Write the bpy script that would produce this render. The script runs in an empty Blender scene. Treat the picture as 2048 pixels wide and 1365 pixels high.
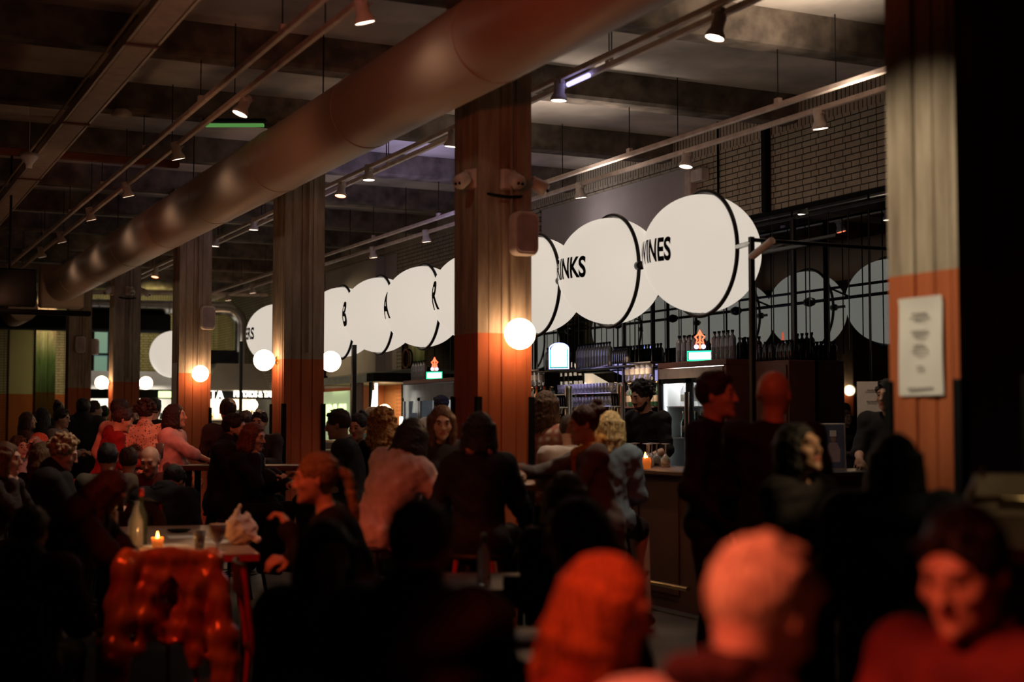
import bpy, math, random
import numpy as np
from mathutils import Vector, Matrix

random.seed(7)
rng = np.random.default_rng(11)
S = bpy.context.scene
COL = S.collection
PI = math.pi

# ------------------------------------------------------------------ camera, world, exposure
YAW, PITCH = 0.448021, 0.055674
cam_d = bpy.data.cameras.new('camera')
cam_d.lens = 50.0
cam_d.sensor_width = 36.0
cam_d.clip_start = 0.05
cam_d.clip_end = 200
cam_d.dof.use_dof = True
cam_d.dof.focus_distance = 15.5
cam_d.dof.aperture_fstop = 1.35
cam_o = bpy.data.objects.new('camera', cam_d)
COL.objects.link(cam_o)
cam_o.location = (0, 0, 1.5)
cam_o.rotation_euler = (PI / 2 + PITCH, 0, -YAW)
S.camera = cam_o

wd = bpy.data.worlds.new('world')
S.world = wd
wd.use_nodes = True
wd.node_tree.nodes['Background'].inputs[0].default_value = (1.0, 0.5, 0.36, 1)
wd.node_tree.nodes['Background'].inputs[1].default_value = 0.004

S.view_settings.view_transform = 'Standard'
S.view_settings.look = 'None'
S.view_settings.gamma = 1.0
S.view_settings.exposure = 0.0
S.view_settings.use_curve_mapping = False
S.cycles.use_denoising = True
S.cycles.max_bounces = 6
S.cycles.diffuse_bounces = 3
S.cycles.glossy_bounces = 4
S.cycles.transmission_bounces = 6
S.cycles.caustics_reflective = False
S.cycles.caustics_refractive = False
S.cycles.sample_clamp_indirect = 3.0
S.cycles.sample_clamp_direct = 0.0


def lamp(kind, name, loc, energy, color, target=None, size=0.05, spot=60, blend=0.5):
    d = bpy.data.lights.new(name, kind)
    d.energy = energy
    d.color = color
    if kind == 'SPOT':
        d.spot_size = math.radians(spot)
        d.spot_blend = blend
        d.shadow_soft_size = size
    elif kind == 'POINT':
        d.shadow_soft_size = size
    elif kind == 'AREA':
        d.size = size
    o = bpy.data.objects.new(name, d)
    COL.objects.link(o)
    o.location = loc
    if target is not None:
        v = Vector(target) - Vector(loc)
        o.rotation_euler = v.to_track_quat('-Z', 'Y').to_euler()
    return o



# unseen spots without fixtures, added to light guests, pillars, duct, walls and ceiling
RED = (1.0, .085, .035)
lamp('SPOT', 'red_unseen_spot', (-1.1, 1.9, 3.7), 640, (1.0, .16, .08), (1.40, 2.0, 1.2), .05, 17, .6)  # unseen red spots, hung on no track, for the red light on guests
lamp('SPOT', 'red_unseen_spot', (.2, 1.9, 4.1), 300, RED, (1.55, 2.75, 1.05), .06, 22, .6)
lamp('SPOT', 'red_unseen_spot', (-.3, 1.2, 3.6), 70, RED, (2.3, 2.35, 1.2), .05, 24, .6)
lamp('SPOT', 'red_unseen_spot', (-.3, 4.9, 3.8), 240, (1.0, .12, .04), (2.1, 7.0, .95), .06, 30, .7)
lamp('SPOT', 'red_unseen_spot', (.9, 4.6, 4.1), 80, (1.0, .25, .14), (3.1, 8.2, 1.2), .06, 26, .7)
lamp('SPOT', 'red_unseen_spot', (1.8, 2.6, 4.1), 120, RED, (4.2, 6.2, 1.6), .06, 22, .6)
lamp('SPOT', 'red_unseen_spot', (.2, 7.4, 4.1), 60, RED, (1.6, 11.6, 1.2), .06, 50, .7)
lamp('SPOT', 'red_unseen_spot', (1.3, 10.6, 4.1), 400, (1.0, .17, .09), (2.8, 15.0, 1.2), .06, 26, .6)
lamp('SPOT', 'red_unseen_spot', (2.0, 9.2, 4.1), 50, (1.0, .16, .08), (3.4, 12.6, 1.1), .06, 34, .7)
lamp('SPOT', 'red_fill_light', (.4, 3.6, 2.9), 120, (1.0, .15, .07), (3.9, 8.4, 3.6), .12, 44, .9)  # added fills that redden the round duct and centre pillar
lamp('SPOT', 'red_fill_light', (1.9, 6.8, 2.9), 24, (1.0, .17, .08), (3.6, 5.4, 3.9), .12, 46, .9)
lamp('SPOT', 'red_fill_light', (2.2, 15.2, 2.6), 12, (1.0, .2, .1), (3.6, 18.5, 3.9), .12, 70, .9)
lamp('SPOT', 'warm_unseen_spot', (1.75, 5.0, 4.15), 330, (1.0, .84, .58), (4.2, 4.70, 2.2), .02, 30, .8)  # unseen warm spot, no track head, for the near pillar's lit face
lamp('SPOT', 'warm_unseen_spot', (4.9, 2.7, 3.9), 260, (1.0, .66, .32), (3.42, 4.58, 1.34), .02, 6.5, .6)  # narrow unseen beam placed for the young woman's face
lamp('SPOT', 'ceiling_fill_light', (6.9, 8.4, 3.8), 120, (1.0, .80, .62), (6.7, 8.8, 4.9), .2, 100, .9)  # added upward fills that brighten slab and beams
lamp('SPOT', 'ceiling_fill_light', (6.9, 12.4, 3.6), 90, (1.0, .84, .72), (6.6, 12.6, 4.9), .2, 120, .9)
lamp('SPOT', 'ceiling_fill_light', (1.6, 6.4, 3.2), 26, (1.0, .46, .30), (1.5, 9.0, 4.9), .2, 110, .9)
lamp('SPOT', 'ceiling_fill_light', (1.6, 14.0, 3.0), 7, (1.0, .50, .34), (1.5, 18.0, 4.9), .2, 110, .9)
lamp('SPOT', 'blue_fill_light', (6.4, 15.6, 3.5), 45, (.46, .44, 1.0), (6.4, 16.8, 4.9), .15, 130, .9)  # added fill standing in for blue neon light on the ceiling
lamp('SPOT', 'green_wash_light', (4.36, 33.15, 4.4), 60, (.42, 1.0, .12), (4.42, 33.45, 1.5), .05, 50, .8)
lamp('SPOT', 'yellow_wash_light', (4.6, 32.6, 4.4), 110, (1.0, .68, .36), (4.2, 36.0, 2.4), .05, 60, .8)
lamp('SPOT', 'yellow_wash_light', (6.8, 32.8, 4.4), 160, (1.0, .88, .34), (7.0, 36.0, 2.6), .05, 110, .8)
lamp('SPOT', 'yellow_wash_light', (7.6, 26.5, 3.9), 60, (1.0, .80, .42), (8.95, 25.6, 2.4), .05, 120, .8)
lamp('SPOT', 'hood_fill_light', (7.6, 26.8, 4.0), 120, (1.0, .92, .72), (8.0, 30.6, 2.3), .05, 36, .7)  # added fill, no track head, brightens the kitchen hood
lamp('SPOT', 'ceiling_fill_light', (8.2, 16.0, 4.0), 13, (.95, .85, .85), (8.95, 15.8, 4.2), .2, 150, .9)  # added fill for the upper plaster wall
lamp('SPOT', 'warm_unseen_spot', (4.4, 2.3, 4.0), 55, (1.0, .80, .50), (3.40, 3.42, 1.2), .03, 15, .6)  # small unseen light added for the handbag
lamp('SPOT', 'warm_unseen_spot', (3.03, 8.3, 4.0), 70, (1.0, .70, .48), (2.0, 9.0, .75), .04, 42, .8)  # extra beam beside the nearest track head, added for the table
lamp('SPOT', 'warm_fill_light', (1.7, 11.2, 2.9), 17, (1.0, .42, .22), (3.6, 12.2, 3.9), .12, 80, .9)  # added fills that brighten the duct further back
lamp('SPOT', 'warm_fill_light', (1.7, 17.6, 2.9), 12, (1.0, .42, .22), (3.6, 19.4, 3.9), .12, 80, .9)

# ------------------------------------------------------------------ materials
def new_mat(name):
    m = bpy.data.materials.new(name)
    m.use_nodes = True
    n = m.node_tree.nodes
    return m, n, m.node_tree.links, n['Principled BSDF']


def noise_color(m, n, l, p, c1, c2, scale=(6, 6, 6), detail=4, lo=.35, hi=.65, coord='Object', rough=None):
    tc = n.new('ShaderNodeTexCoord')
    mp = n.new('ShaderNodeMapping')
    mp.inputs['Scale'].default_value = scale
    no = n.new('ShaderNodeTexNoise')
    no.inputs['Scale'].default_value = 1
    no.inputs['Detail'].default_value = detail
    cr = n.new('ShaderNodeValToRGB')
    cr.color_ramp.elements[0].position = lo
    cr.color_ramp.elements[1].position = hi
    cr.color_ramp.elements[0].color = (*c1, 1)
    cr.color_ramp.elements[1].color = (*c2, 1)
    l.new(tc.outputs[coord], mp.inputs[0])
    l.new(mp.outputs[0], no.inputs['Vector'])
    l.new(no.outputs[0], cr.inputs[0])
    l.new(cr.outputs[0], p.inputs['Base Color'])
    return tc, mp, no, cr


def bump(n, l, p, src, strength=.3, dist=.01):
    b = n.new('ShaderNodeBump')
    b.inputs['Strength'].default_value = strength
    b.inputs['Distance'].default_value = dist
    l.new(src, b.inputs['Height'])
    l.new(b.outputs[0], p.inputs['Normal'])


def plain(name, c, rough=.6, metal=0.0, var=.15, spec=.4, scale=8, bumpy=0):
    m, n, l, p = new_mat(name)
    c2 = tuple(min(1, x * (1 + var)) for x in c)
    c1 = tuple(x * (1 - var) for x in c)
    a = noise_color(m, n, l, p, c1, c2, (scale,) * 3)
    p.inputs['Roughness'].default_value = rough
    p.inputs['Metallic'].default_value = metal
    p.inputs['Specular IOR Level'].default_value = spec
    if bumpy:
        bump(n, l, p, a[2].outputs[0], bumpy, .01)
    return m


def emit(name, c, s, base=None):
    m, n, l, p = new_mat(name)
    p.inputs['Base Color'].default_value = (*(base or c), 1)
    p.inputs['Emission Color'].default_value = (*c, 1)
    p.inputs['Emission Strength'].default_value = s
    p.inputs['Roughness'].default_value = .5
    return m


def glass(name, c=(1, 1, 1), rough=.02, ior=1.45, tr=.86):
    m, n, l, p = new_mat(name)
    p.inputs['Base Color'].default_value = (*c, 1)
    p.inputs['Roughness'].default_value = rough
    p.inputs['IOR'].default_value = ior
    p.inputs['Transmission Weight'].default_value = tr
    return m


def painted_below(name, up1, up2, lo1, lo2, zline, scale, bumps=.4, brick=False, top_band=None):
    """upper surface left raw, the lower part painted terracotta up to a line"""
    m, n, l, p = new_mat(name)
    tc = n.new('ShaderNodeTexCoord')
    geo = n.new('ShaderNodeNewGeometry')
    sep = n.new('ShaderNodeSeparateXYZ')
    l.new(geo.outputs['Position'], sep.inputs[0])
    mp = n.new('ShaderNodeMapping')
    mp.inputs['Scale'].default_value = scale
    l.new(geo.outputs['Position'], mp.inputs[0])
    no = n.new('ShaderNodeTexNoise')
    no.inputs['Scale'].default_value = 1
    no.inputs['Detail'].default_value = 6
    no.inputs['Roughness'].default_value = .65
    l.new(mp.outputs[0], no.inputs['Vector'])

    def ramp(a, b):
        cr = n.new('ShaderNodeValToRGB')
        cr.color_ramp.elements[0].position = .33
        cr.color_ramp.elements[1].position = .68
        cr.color_ramp.elements[0].color = (*a, 1)
        cr.color_ramp.elements[1].color = (*b, 1)
        l.new(no.outputs[0], cr.inputs[0])
        return cr
    ru, rl = ramp(up1, up2), ramp(lo1, lo2)
    up_out, lo_out = ru.outputs[0], rl.outputs[0]
    hsrc = no.outputs[0]
    if brick:
        cb = n.new('ShaderNodeCombineXYZ')
        ad = n.new('ShaderNodeMath')
        ad.operation = 'ADD'
        l.new(sep.outputs[0], ad.inputs[0])
        l.new(sep.outputs[1], ad.inputs[1])
        l.new(ad.outputs[0], cb.inputs[0])
        l.new(sep.outputs[2], cb.inputs[1])
        bt = n.new('ShaderNodeTexBrick')
        bt.inputs['Scale'].default_value = 1
        bt.inputs['Brick Width'].default_value = .23
        bt.inputs['Row Height'].default_value = .064
        bt.inputs['Mortar Size'].default_value = .0065
        bt.inputs['Mortar Smooth'].default_value = .3
        bt.inputs['Bias'].default_value = 0
        bt.offset_frequency = 2
        bt.squash = .55
        bt.squash_frequency = 2
        l.new(cb.outputs[0], bt.inputs['Vector'])
        l.new(up_out, bt.inputs['Color1'])
        l.new(up_out, bt.inputs['Color2'])
        bt.inputs['Mortar'].default_value = (up1[0] * .12, up1[1] * .11, up1[2] * .1, 1)
        up_out = bt.outputs['Color']
        mm = n.new('ShaderNodeMixRGB')
        mm.inputs[0].default_value = 1
        l.new(bt.outputs['Fac'], mm.inputs[0])
        l.new(lo_out, mm.inputs[1])
        mm.inputs[2].default_value = (lo1[0] * .6, lo1[1] * .6, lo1[2] * .6, 1)
        lo_out = mm.outputs[0]
        inv = n.new('ShaderNodeMath')
        inv.operation = 'SUBTRACT'
        inv.inputs[0].default_value = 1
        l.new(bt.outputs['Fac'], inv.inputs[1])
        hsrc = inv.outputs[0]
        if top_band is not None:
            # a soldier course of upright bricks along the top of the wall
            c2 = n.new('ShaderNodeCombineXYZ')
            l.new(ad.outputs[0], c2.inputs[0])
            l.new(sep.outputs[2], c2.inputs[1])
            b2 = n.new('ShaderNodeTexBrick')
            b2.inputs['Scale'].default_value = 1
            b2.inputs['Brick Width'].default_value = .064
            b2.inputs['Row Height'].default_value = 9.0
            b2.inputs['Mortar Size'].default_value = .007
            l.new(c2.outputs[0], b2.inputs['Vector'])
            l.new(ru.outputs[0], b2.inputs['Color1'])
            l.new(ru.outputs[0], b2.inputs['Color2'])
            b2.inputs['Mortar'].default_value = (up1[0] * .12, up1[1] * .11, up1[2] * .1, 1)
            g2 = n.new('ShaderNodeMath')
            g2.operation = 'GREATER_THAN'
            g2.inputs[1].default_value = top_band
            l.new(sep.outputs[2], g2.inputs[0])
            m2 = n.new('ShaderNodeMixRGB')
            l.new(g2.outputs[0], m2.inputs[0])
            l.new(up_out, m2.inputs[1])
            l.new(b2.outputs['Color'], m2.inputs[2])
            up_out = m2.outputs[0]
    gt = n.new('ShaderNodeMath')
    gt.operation = 'GREATER_THAN'
    gt.inputs[1].default_value = zline
    l.new(sep.outputs[2], gt.inputs[0])
    mx = n.new('ShaderNodeMixRGB')
    l.new(gt.outputs[0], mx.inputs[0])
    l.new(lo_out, mx.inputs[1])
    l.new(up_out, mx.inputs[2])
    l.new(mx.outputs[0], p.inputs['Base Color'])
    p.inputs['Roughness'].default_value = .75
    p.inputs['Specular IOR Level'].default_value = .25
    bump(n, l, p, hsrc, bumps, .012)
    return m


TERRA1, TERRA2 = (.36, .088, .032), (.47, .125, .046)
M = {}
M['pillar'] = painted_below('pillar_concrete', (.20, .15, .11), (.45, .37, .285), TERRA1, TERRA2, 2.13, (9, 9, 1.3), .5)
M['brick'] = painted_below('white_brick', (.34, .29, .22), (.46, .40, .31), TERRA1, TERRA2, 2.13, (4, 4, 4), .6, True, 4.52)
M['plaster'] = painted_below('plaster_wall', (.40, .35, .34), (.47, .42, .41), TERRA1, TERRA2, 2.13, (1.5, 1.5, 1.5), .1)
M['slab'] = plain('ceiling_slab', (.54, .48, .42), .85, scale=1.2, var=.3, bumpy=.3)
M['beam'] = plain('beam_concrete', (.14, .11, .085), .85, scale=5, var=.45, bumpy=.5)
M['floor'] = plain('floor_screed', (.06, .05, .045), .45, scale=2, var=.3)
M['duct'] = plain('duct_fabric', (.58, .42, .32), .5, scale=1, var=.04, spec=.5)
M['galv'] = plain('galvanised_steel', (.55, .56, .55), .28, 1.0, .12, scale=6)
M['steel'] = plain('brushed_steel', (.66, .64, .58), .34, 1.0, .05, scale=3)
M['black'] = plain('black_metal', (.012, .011, .011), .35, .3, .1)
M['blackm'] = plain('matt_black', (.006, .006, .006), .85, spec=.12)
M['tray'] = plain('tray_metal', (.58, .47, .38), .45, .35, .1)
M['rail'] = plain('rail_white', (.58, .48, .42), .5)
M['white'] = plain('white_plastic', (.62, .55, .50), .45)
M['grille'] = plain('speaker_grille', (.38, .30, .30), .7)
M['paper'] = plain('white_paper', (.78, .74, .70), .8, var=.03)
M['ink'] = plain('ink', (.34, .31, .30), .8)
M['wood'] = plain('bar_wood', (.10, .045, .028), .5, scale=3)
M['redwood'] = plain('cabinet_wood', (.11, .035, .022), .5, scale=3)
M['table'] = plain('table_top', (.38, .25, .18), .35, scale=4)
M['edge'] = plain('table_edge_redlit', (.42, .035, .025), .4)  # red light on the wooden edge, put into its colour
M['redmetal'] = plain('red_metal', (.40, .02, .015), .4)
M['darkseat'] = plain('dark_seat', (.03, .018, .014), .5)
M['globe'] = emit('sign_globe', (1.0, .885, .75), .66, (.25, .24, .22))
M['lamp'] = emit('lamp_globe', (1.0, .60, .32), 18.0, (.9, .8, .7))
M['spotface'] = emit('spot_face', (1.0, .80, .62), 9.0)
M['spotred'] = emit('spot_face_red', (1.0, .22, .10), 9.0)
M['signw'] = emit('sign_white', (1.0, .95, .80), 3.2)
M['signg'] = emit('sign_green', (.75, 1.0, .45), 1.6)
M['exit'] = emit('exit_green', (.22, .75, .18), .28)
M['neonb'] = emit('neon_blue', (.25, .30, 1.0), 5.0)
M['neonw'] = emit('neon_white', (.85, .95, 1.0), 3.0)
M['neong'] = emit('neon_green', (.02, .9, .35), 2.2)
M['neonr'] = emit('neon_red', (1.0, .12, .05), 3.2)
M['tube'] = emit('light_tube', (.45, .42, 1.0), 2.2)
M['candle'] = emit('candle_flame', (1.0, .38, .06), 22.0)
M['candleglass'] = emit('candle_glow', (1.0, .22, .03), .3)
M['fridgeback'] = emit('fridge_light', (.80, .90, .92), .42)
M['glass'] = glass('clear_glass', (.9, .9, .92), .06)
M['pane'] = glass('door_glass', (1, 1, 1), .0, 1.1, 1.0)
M['wine'] = glass('green_bottle_glass', (.25, .32, .2))
M['beer'] = plain('beer', (.75, .36, .06), .2)
M['foam'] = plain('beer_foam', (.8, .72, .6), .8)
M['amber'] = plain('amber_spirit', (.5, .2, .05), .15)
M['greyb'] = plain('grey_bottle', (.16, .16, .18), .2, .3, .1)
M['blackb'] = plain('black_bottle', (.012, .012, .015), .15)
M['greenb'] = plain('green_bottle', (.03, .10, .05), .15)
M['cream'] = plain('cream_panel', (.48, .40, .26), .8, var=.1, scale=2)
M['teal'] = emit('lit_screen_teal', (.22, .42, .42), .28)
M['bag'] = plain('beige_leather', (.50, .36, .22), .5, bumpy=.2)
M['gold'] = plain('gold_metal', (.9, .65, .3), .2, 1.0)
M['rust'] = plain('rust_strip', (.2, .06, .03), .7)

# mirror: slightly tinted, real reflection
m_, n_, l_, p_ = new_mat('smoked_mirror')
p_.inputs['Base Color'].default_value = (.17, .195, .20, 1)
p_.inputs['Metallic'].default_value = 1
p_.inputs['Roughness'].default_value = .012
M['mirror'] = m_


_fab = {}


def fabric(c, rough=.85, kind='plain'):
    key = (tuple(c), rough, kind)
    if key in _fab:
        return _fab[key]
    m, n, l, p = new_mat('cloth')
    tc, mp, no, cr = noise_color(m, n, l, p, tuple(x * .8 for x in c), tuple(min(1, x * 1.15) for x in c), (9, 9, 9))
    p.inputs['Roughness'].default_value = rough
    p.inputs['Specular IOR Level'].default_value = .25
    if kind == 'dots':
        v = n.new('ShaderNodeTexVoronoi')
        v.inputs['Scale'].default_value = 38
        l.new(tc.outputs['Object'], v.inputs['Vector'])
        g = n.new('ShaderNodeMath')
        g.operation = 'LESS_THAN'
        g.inputs[1].default_value = .3
        l.new(v.outputs['Distance'], g.inputs[0])
        mx = n.new('ShaderNodeMixRGB')
        l.new(g.outputs[0], mx.inputs[0])
        l.new(cr.outputs[0], mx.inputs[1])
        mx.inputs[2].default_value = (c[0] * .25, c[1] * .25, c[2] * .3, 1)
        l.new(mx.outputs[0], p.inputs['Base Color'])
    if kind == 'plaid':
        w1 = n.new('ShaderNodeTexWave')
        w1.inputs['Scale'].default_value = 5
        w1.bands_direction = 'X'
        w2 = n.new('ShaderNodeTexWave')
        w2.inputs['Scale'].default_value = 5
        w2.bands_direction = 'Z'
        l.new(tc.outputs['Object'], w1.inputs['Vector'])
        l.new(tc.outputs['Object'], w2.inputs['Vector'])
        mu = n.new('ShaderNodeMath')
        mu.operation = 'MULTIPLY'
        l.new(w1.outputs['Fac'], mu.inputs[0])
        l.new(w2.outputs['Fac'], mu.inputs[1])
        mx = n.new('ShaderNodeMixRGB')
        l.new(mu.outputs[0], mx.inputs[0])
        l.new(cr.outputs[0], mx.inputs[1])
        mx.inputs[2].default_value = (.75, .62, .5, 1)
        l.new(mx.outputs[0], p.inputs['Base Color'])
    bump(n, l, p, no.outputs[0], .25, .02)
    _fab[key] = m
    return m


def hair_mat(c, c2=None, tight=False):
    key = (tuple(c), 'hair', tight)
    if key in _fab:
        return _fab[key]
    m, n, l, p = new_mat('hair')
    c2 = c2 or tuple(min(1, x * 1.9 + .006) for x in c)
    sc = (70, 70, 70) if tight else (110, 110, 9)
    tc, mp, no, cr = noise_color(m, n, l, p, tuple(x * .55 for x in c), c2, sc, lo=.35, hi=.68)
    p.inputs['Roughness'].default_value = .5
    p.inputs['Specular IOR Level'].default_value = .3
    bump(n, l, p, no.outputs[0], .8, .01)
    _fab[key] = m
    return m


def skin_mat(c):
    key = (tuple(c), 'skin')
    if key in _fab:
        return _fab[key]
    m, n, l, p = new_mat('skin')
    noise_color(m, n, l, p, tuple(x * .9 for x in c), tuple(min(1, x * 1.08) for x in c), (14, 14, 14))
    p.inputs['Roughness'].default_value = .5
    p.inputs['Subsurface Weight'].default_value = .0
    _fab[key] = m
    return m


# ------------------------------------------------------------------ mesh helpers
class MB:
    def __init__(s):
        s.v = []
        s.f = []
        s.m = []
        s.sm = []

    def add(s, vs, fs, mi=0, smooth=False):
        o = len(s.v)
        s.v += [tuple(map(float, v)) for v in vs]
        s.f += [tuple(i + o for i in f) for f in fs]
        s.m += [mi] * len(fs)
        s.sm += [smooth] * len(fs)
        return s

    def box(s, x0, x1, y0, y1, z0, z1, mi=0):
        vs = [(x, y, z) for z in (z0, z1) for y in (y0, y1) for x in (x0, x1)]
        return s.add(vs, [(0, 2, 3, 1), (4, 5, 7, 6), (0, 1, 5, 4), (2, 6, 7, 3), (0, 4, 6, 2), (1, 3, 7, 5)], mi)

    def bbox(s, x0, x1, y0, y1, z0, z1, b=.01, mi=0):
        """box with chamfered edges"""
        xs, ys, zs = (x0, x1), (y0, y1), (z0, z1)
        vs, idx = [], {}
        for i in (0, 1):
            for j in (0, 1):
                for k in (0, 1):
                    sx, sy, sz = (b if i == 0 else -b), (b if j == 0 else -b), (b if k == 0 else -b)
                    X, Y, Z = xs[i], ys[j], zs[k]
                    idx[i, j, k, 0] = len(vs); vs.append((X, Y + sy, Z + sz))
                    idx[i, j, k, 1] = len(vs); vs.append((X + sx, Y, Z + sz))
                    idx[i, j, k, 2] = len(vs); vs.append((X + sx, Y + sy, Z))
        F = []
        for i in (0, 1):
            q = [idx[i, 0, 0, 0], idx[i, 1, 0, 0], idx[i, 1, 1, 0], idx[i, 0, 1, 0]]
            F.append(q if i else q[::-1])
            q = [idx[0, i, 0, 1], idx[1, i, 0, 1], idx[1, i, 1, 1], idx[0, i, 1, 1]]
            F.append(q[::-1] if i else q)
            q = [idx[0, 0, i, 2], idx[1, 0, i, 2], idx[1, 1, i, 2], idx[0, 1, i, 2]]
            F.append(q if i else q[::-1])
        for i in (0, 1):
            for j in (0, 1):
                F.append([idx[i, j, 0, 0], idx[i, j, 0, 1], idx[i, j, 1, 1], idx[i, j, 1, 0]])
                F.append([idx[i, 0, j, 0], idx[i, 0, j, 2], idx[i, 1, j, 2], idx[i, 1, j, 0]])
                F.append([idx[0, i, j, 1], idx[0, i, j, 2], idx[1, i, j, 2], idx[1, i, j, 1]])
                for k in (0, 1):
                    F.append([idx[i, j, k, 0], idx[i, j, k, 1], idx[i, j, k, 2]])
        return s.add(vs, F, mi)

    def tube(s, pts, r, n=10, mi=0, caps=True, closed=False):
        pts = [Vector(p) for p in pts]
        N = len(pts)
        rs = r if hasattr(r, '__len__') else [r] * N
        vs, prev = [], None
        for i, p in enumerate(pts):
            if closed:
                t = (pts[(i + 1) % N] - pts[i - 1]).normalized()
            else:
                t = (pts[min(i + 1, N - 1)] - pts[max(i - 1, 0)]).normalized()
            if prev is None:
                up = Vector((0, 0, 1)) if abs(t.z) < .9 else Vector((1, 0, 0))
                a = t.cross(up).normalized()
            else:
                a = (prev - t * prev.dot(t)).normalized()
            prev = a
            b = t.cross(a)
            for k in range(n):
                w = 2 * PI * k / n
                vs.append(p + (a * math.cos(w) + b * math.sin(w)) * rs[i])
        fs = []
        for i in range(N if closed else N - 1):
            j = (i + 1) % N
            for k in range(n):
                k2 = (k + 1) % n
                fs.append((i * n + k, i * n + k2, j * n + k2, j * n + k))
        s.add(vs, fs, mi, True)
        if caps and not closed:
            s.add(vs[:n], [tuple(range(n))[::-1]], mi)
            s.add(vs[-n:], [tuple(range(n))], mi)
        return s

    def cyl(s, a, b, r, n=16, mi=0, r2=None):
        return s.tube([a, b], [r, r if r2 is None else r2], n, mi)

    def lathe(s, prof, n=24, c=(0, 0, 0), mi=0, axis='z', smooth=True):
        vs = []
        for r, h in prof:
            for k in range(n):
                w = 2 * PI * k / n
                u, v = r * math.cos(w), r * math.sin(w)
                q = (u, v, h) if axis == 'z' else ((h, u, v) if axis == 'x' else (v, h, u))
                vs.append((q[0] + c[0], q[1] + c[1], q[2] + c[2]))
        fs = [(i * n + k, i * n + (k + 1) % n, (i + 1) * n + (k + 1) % n, (i + 1) * n + k)
              for i in range(len(prof) - 1) for k in range(n)]
        return s.add(vs, fs, mi, smooth)

    def sphere(s, c, r, n=32, m=16, mi=0, sc=(1, 1, 1)):
        prof = [(max(1e-5, r * math.sin(PI * i / m)), -r * math.cos(PI * i / m)) for i in range(m + 1)]
        o = len(s.v)
        s.lathe(prof, n, (0, 0, 0), mi)
        for i in range(o, len(s.v)):
            v = s.v[i]
            s.v[i] = (v[0] * sc[0] + c[0], v[1] * sc[1] + c[1], v[2] * sc[2] + c[2])
        return s

    def prism(s, poly, z0, z1, mi=0):
        """poly in xy extruded along z"""
        n = len(poly)
        vs = [(x, y, z0) for x, y in poly] + [(x, y, z1) for x, y in poly]
        fs = [tuple(range(n))[::-1], tuple(range(n, 2 * n))] + [(i, (i + 1) % n, n + (i + 1) % n, n + i) for i in range(n)]
        return s.add(vs, fs, mi)

    def xf(s, mat, start=0):
        for i in range(start, len(s.v)):
            s.v[i] = tuple(mat @ Vector(s.v[i]))
        return s

    def build(s, name, mats, parent=None, loc=None, rz=0.0):
        if not isinstance(mats, (list, tuple)):
            mats = [mats]
        me = bpy.data.meshes.new(name)
        me.from_pydata(s.v, [], s.f)
        for q in mats:
            me.materials.append(q)
        me.polygons.foreach_set('material_index', s.m)
        me.polygons.foreach_set('use_smooth', s.sm)
        me.update()
        o = bpy.data.objects.new(name, me)
        COL.objects.link(o)
        if parent is not None:
            o.parent = parent
        if loc is not None:
            o.location = loc
        o.rotation_euler.z = rz
        return o


def tag(o, label=None, cat=None, group=None, kind=None):
    if label:
        o['label'] = label
    if cat:
        o['category'] = cat
    if group:
        o['group'] = group
    if kind:
        o['kind'] = kind
    return o


def empty(name, label, cat, loc=(0, 0, 0), rz=0.0, group=None, kind=None):
    o = bpy.data.objects.new(name, None)
    COL.objects.link(o)
    o.location = loc
    o.rotation_euler = (0, 0, rz)
    return tag(o, label, cat, group, kind)


def copy_tree(o, loc=None, rz=None, label=None, parent=None, group=None):
    c = o.copy()
    COL.objects.link(c)
    if parent is not None:
        c.parent = parent
    if loc is not None:
        c.location = loc
    if rz is not None:
        c.rotation_euler = (0, 0, rz)
    if label:
        c['label'] = label
    if group:
        c['group'] = group
    for ch in KIDS(o):
        copy_tree(ch, parent=c)
    return c


def KIDS(o):
    return [x for x in COL.objects if x.parent == o]


def text_mesh(txt, size=1.0, extrude=.0, bold=0.0, res=4):
    cu = bpy.data.curves.new('t', 'FONT')
    cu.body = txt
    cu.size = size
    cu.extrude = extrude
    cu.offset = bold
    cu.align_x = 'CENTER'
    cu.align_y = 'CENTER'
    cu.resolution_u = res
    o = bpy.data.objects.new('t', cu)
    COL.objects.link(o)
    dg = bpy.context.evaluated_depsgraph_get()
    me = bpy.data.meshes.new_from_object(o.evaluated_get(dg))
    vs = [tuple(v.co) for v in me.vertices]
    fs = [tuple(p.vertices) for p in me.polygons]
    bpy.data.objects.remove(o)
    bpy.data.curves.remove(cu)
    return vs, fs

# ------------------------------------------------------------------ people: signed-distance bodies turned into one continuous surface
def rotx(a):
    c, s = math.cos(a), math.sin(a)
    return np.array([[1, 0, 0], [0, c, -s], [0, s, c]])


def roty(a):
    c, s = math.cos(a), math.sin(a)
    return np.array([[c, 0, s], [0, 1, 0], [-s, 0, c]])


def rotz(a):
    c, s = math.cos(a), math.sin(a)
    return np.array([[c, -s, 0], [s, c, 0], [0, 0, 1]])


def V(*a):
    return np.array(a, float)


def unit(v):
    return v / (np.linalg.norm(v) + 1e-9)


def ik(a, t, l1, l2, hint):
    d = t - a
    L = np.linalg.norm(d)
    if L > (l1 + l2) * .995:
        d = d / L * (l1 + l2) * .995
        t = a + d
        L = (l1 + l2) * .995
    L = max(L, .08)
    u = unit(d)
    x = (l1 * l1 - l2 * l2 + L * L) / (2 * L)
    h = math.sqrt(max(1e-6, l1 * l1 - x * x))
    w = hint - u * (hint @ u)
    w = unit(w)
    return a + u * x + w * h, t


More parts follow.
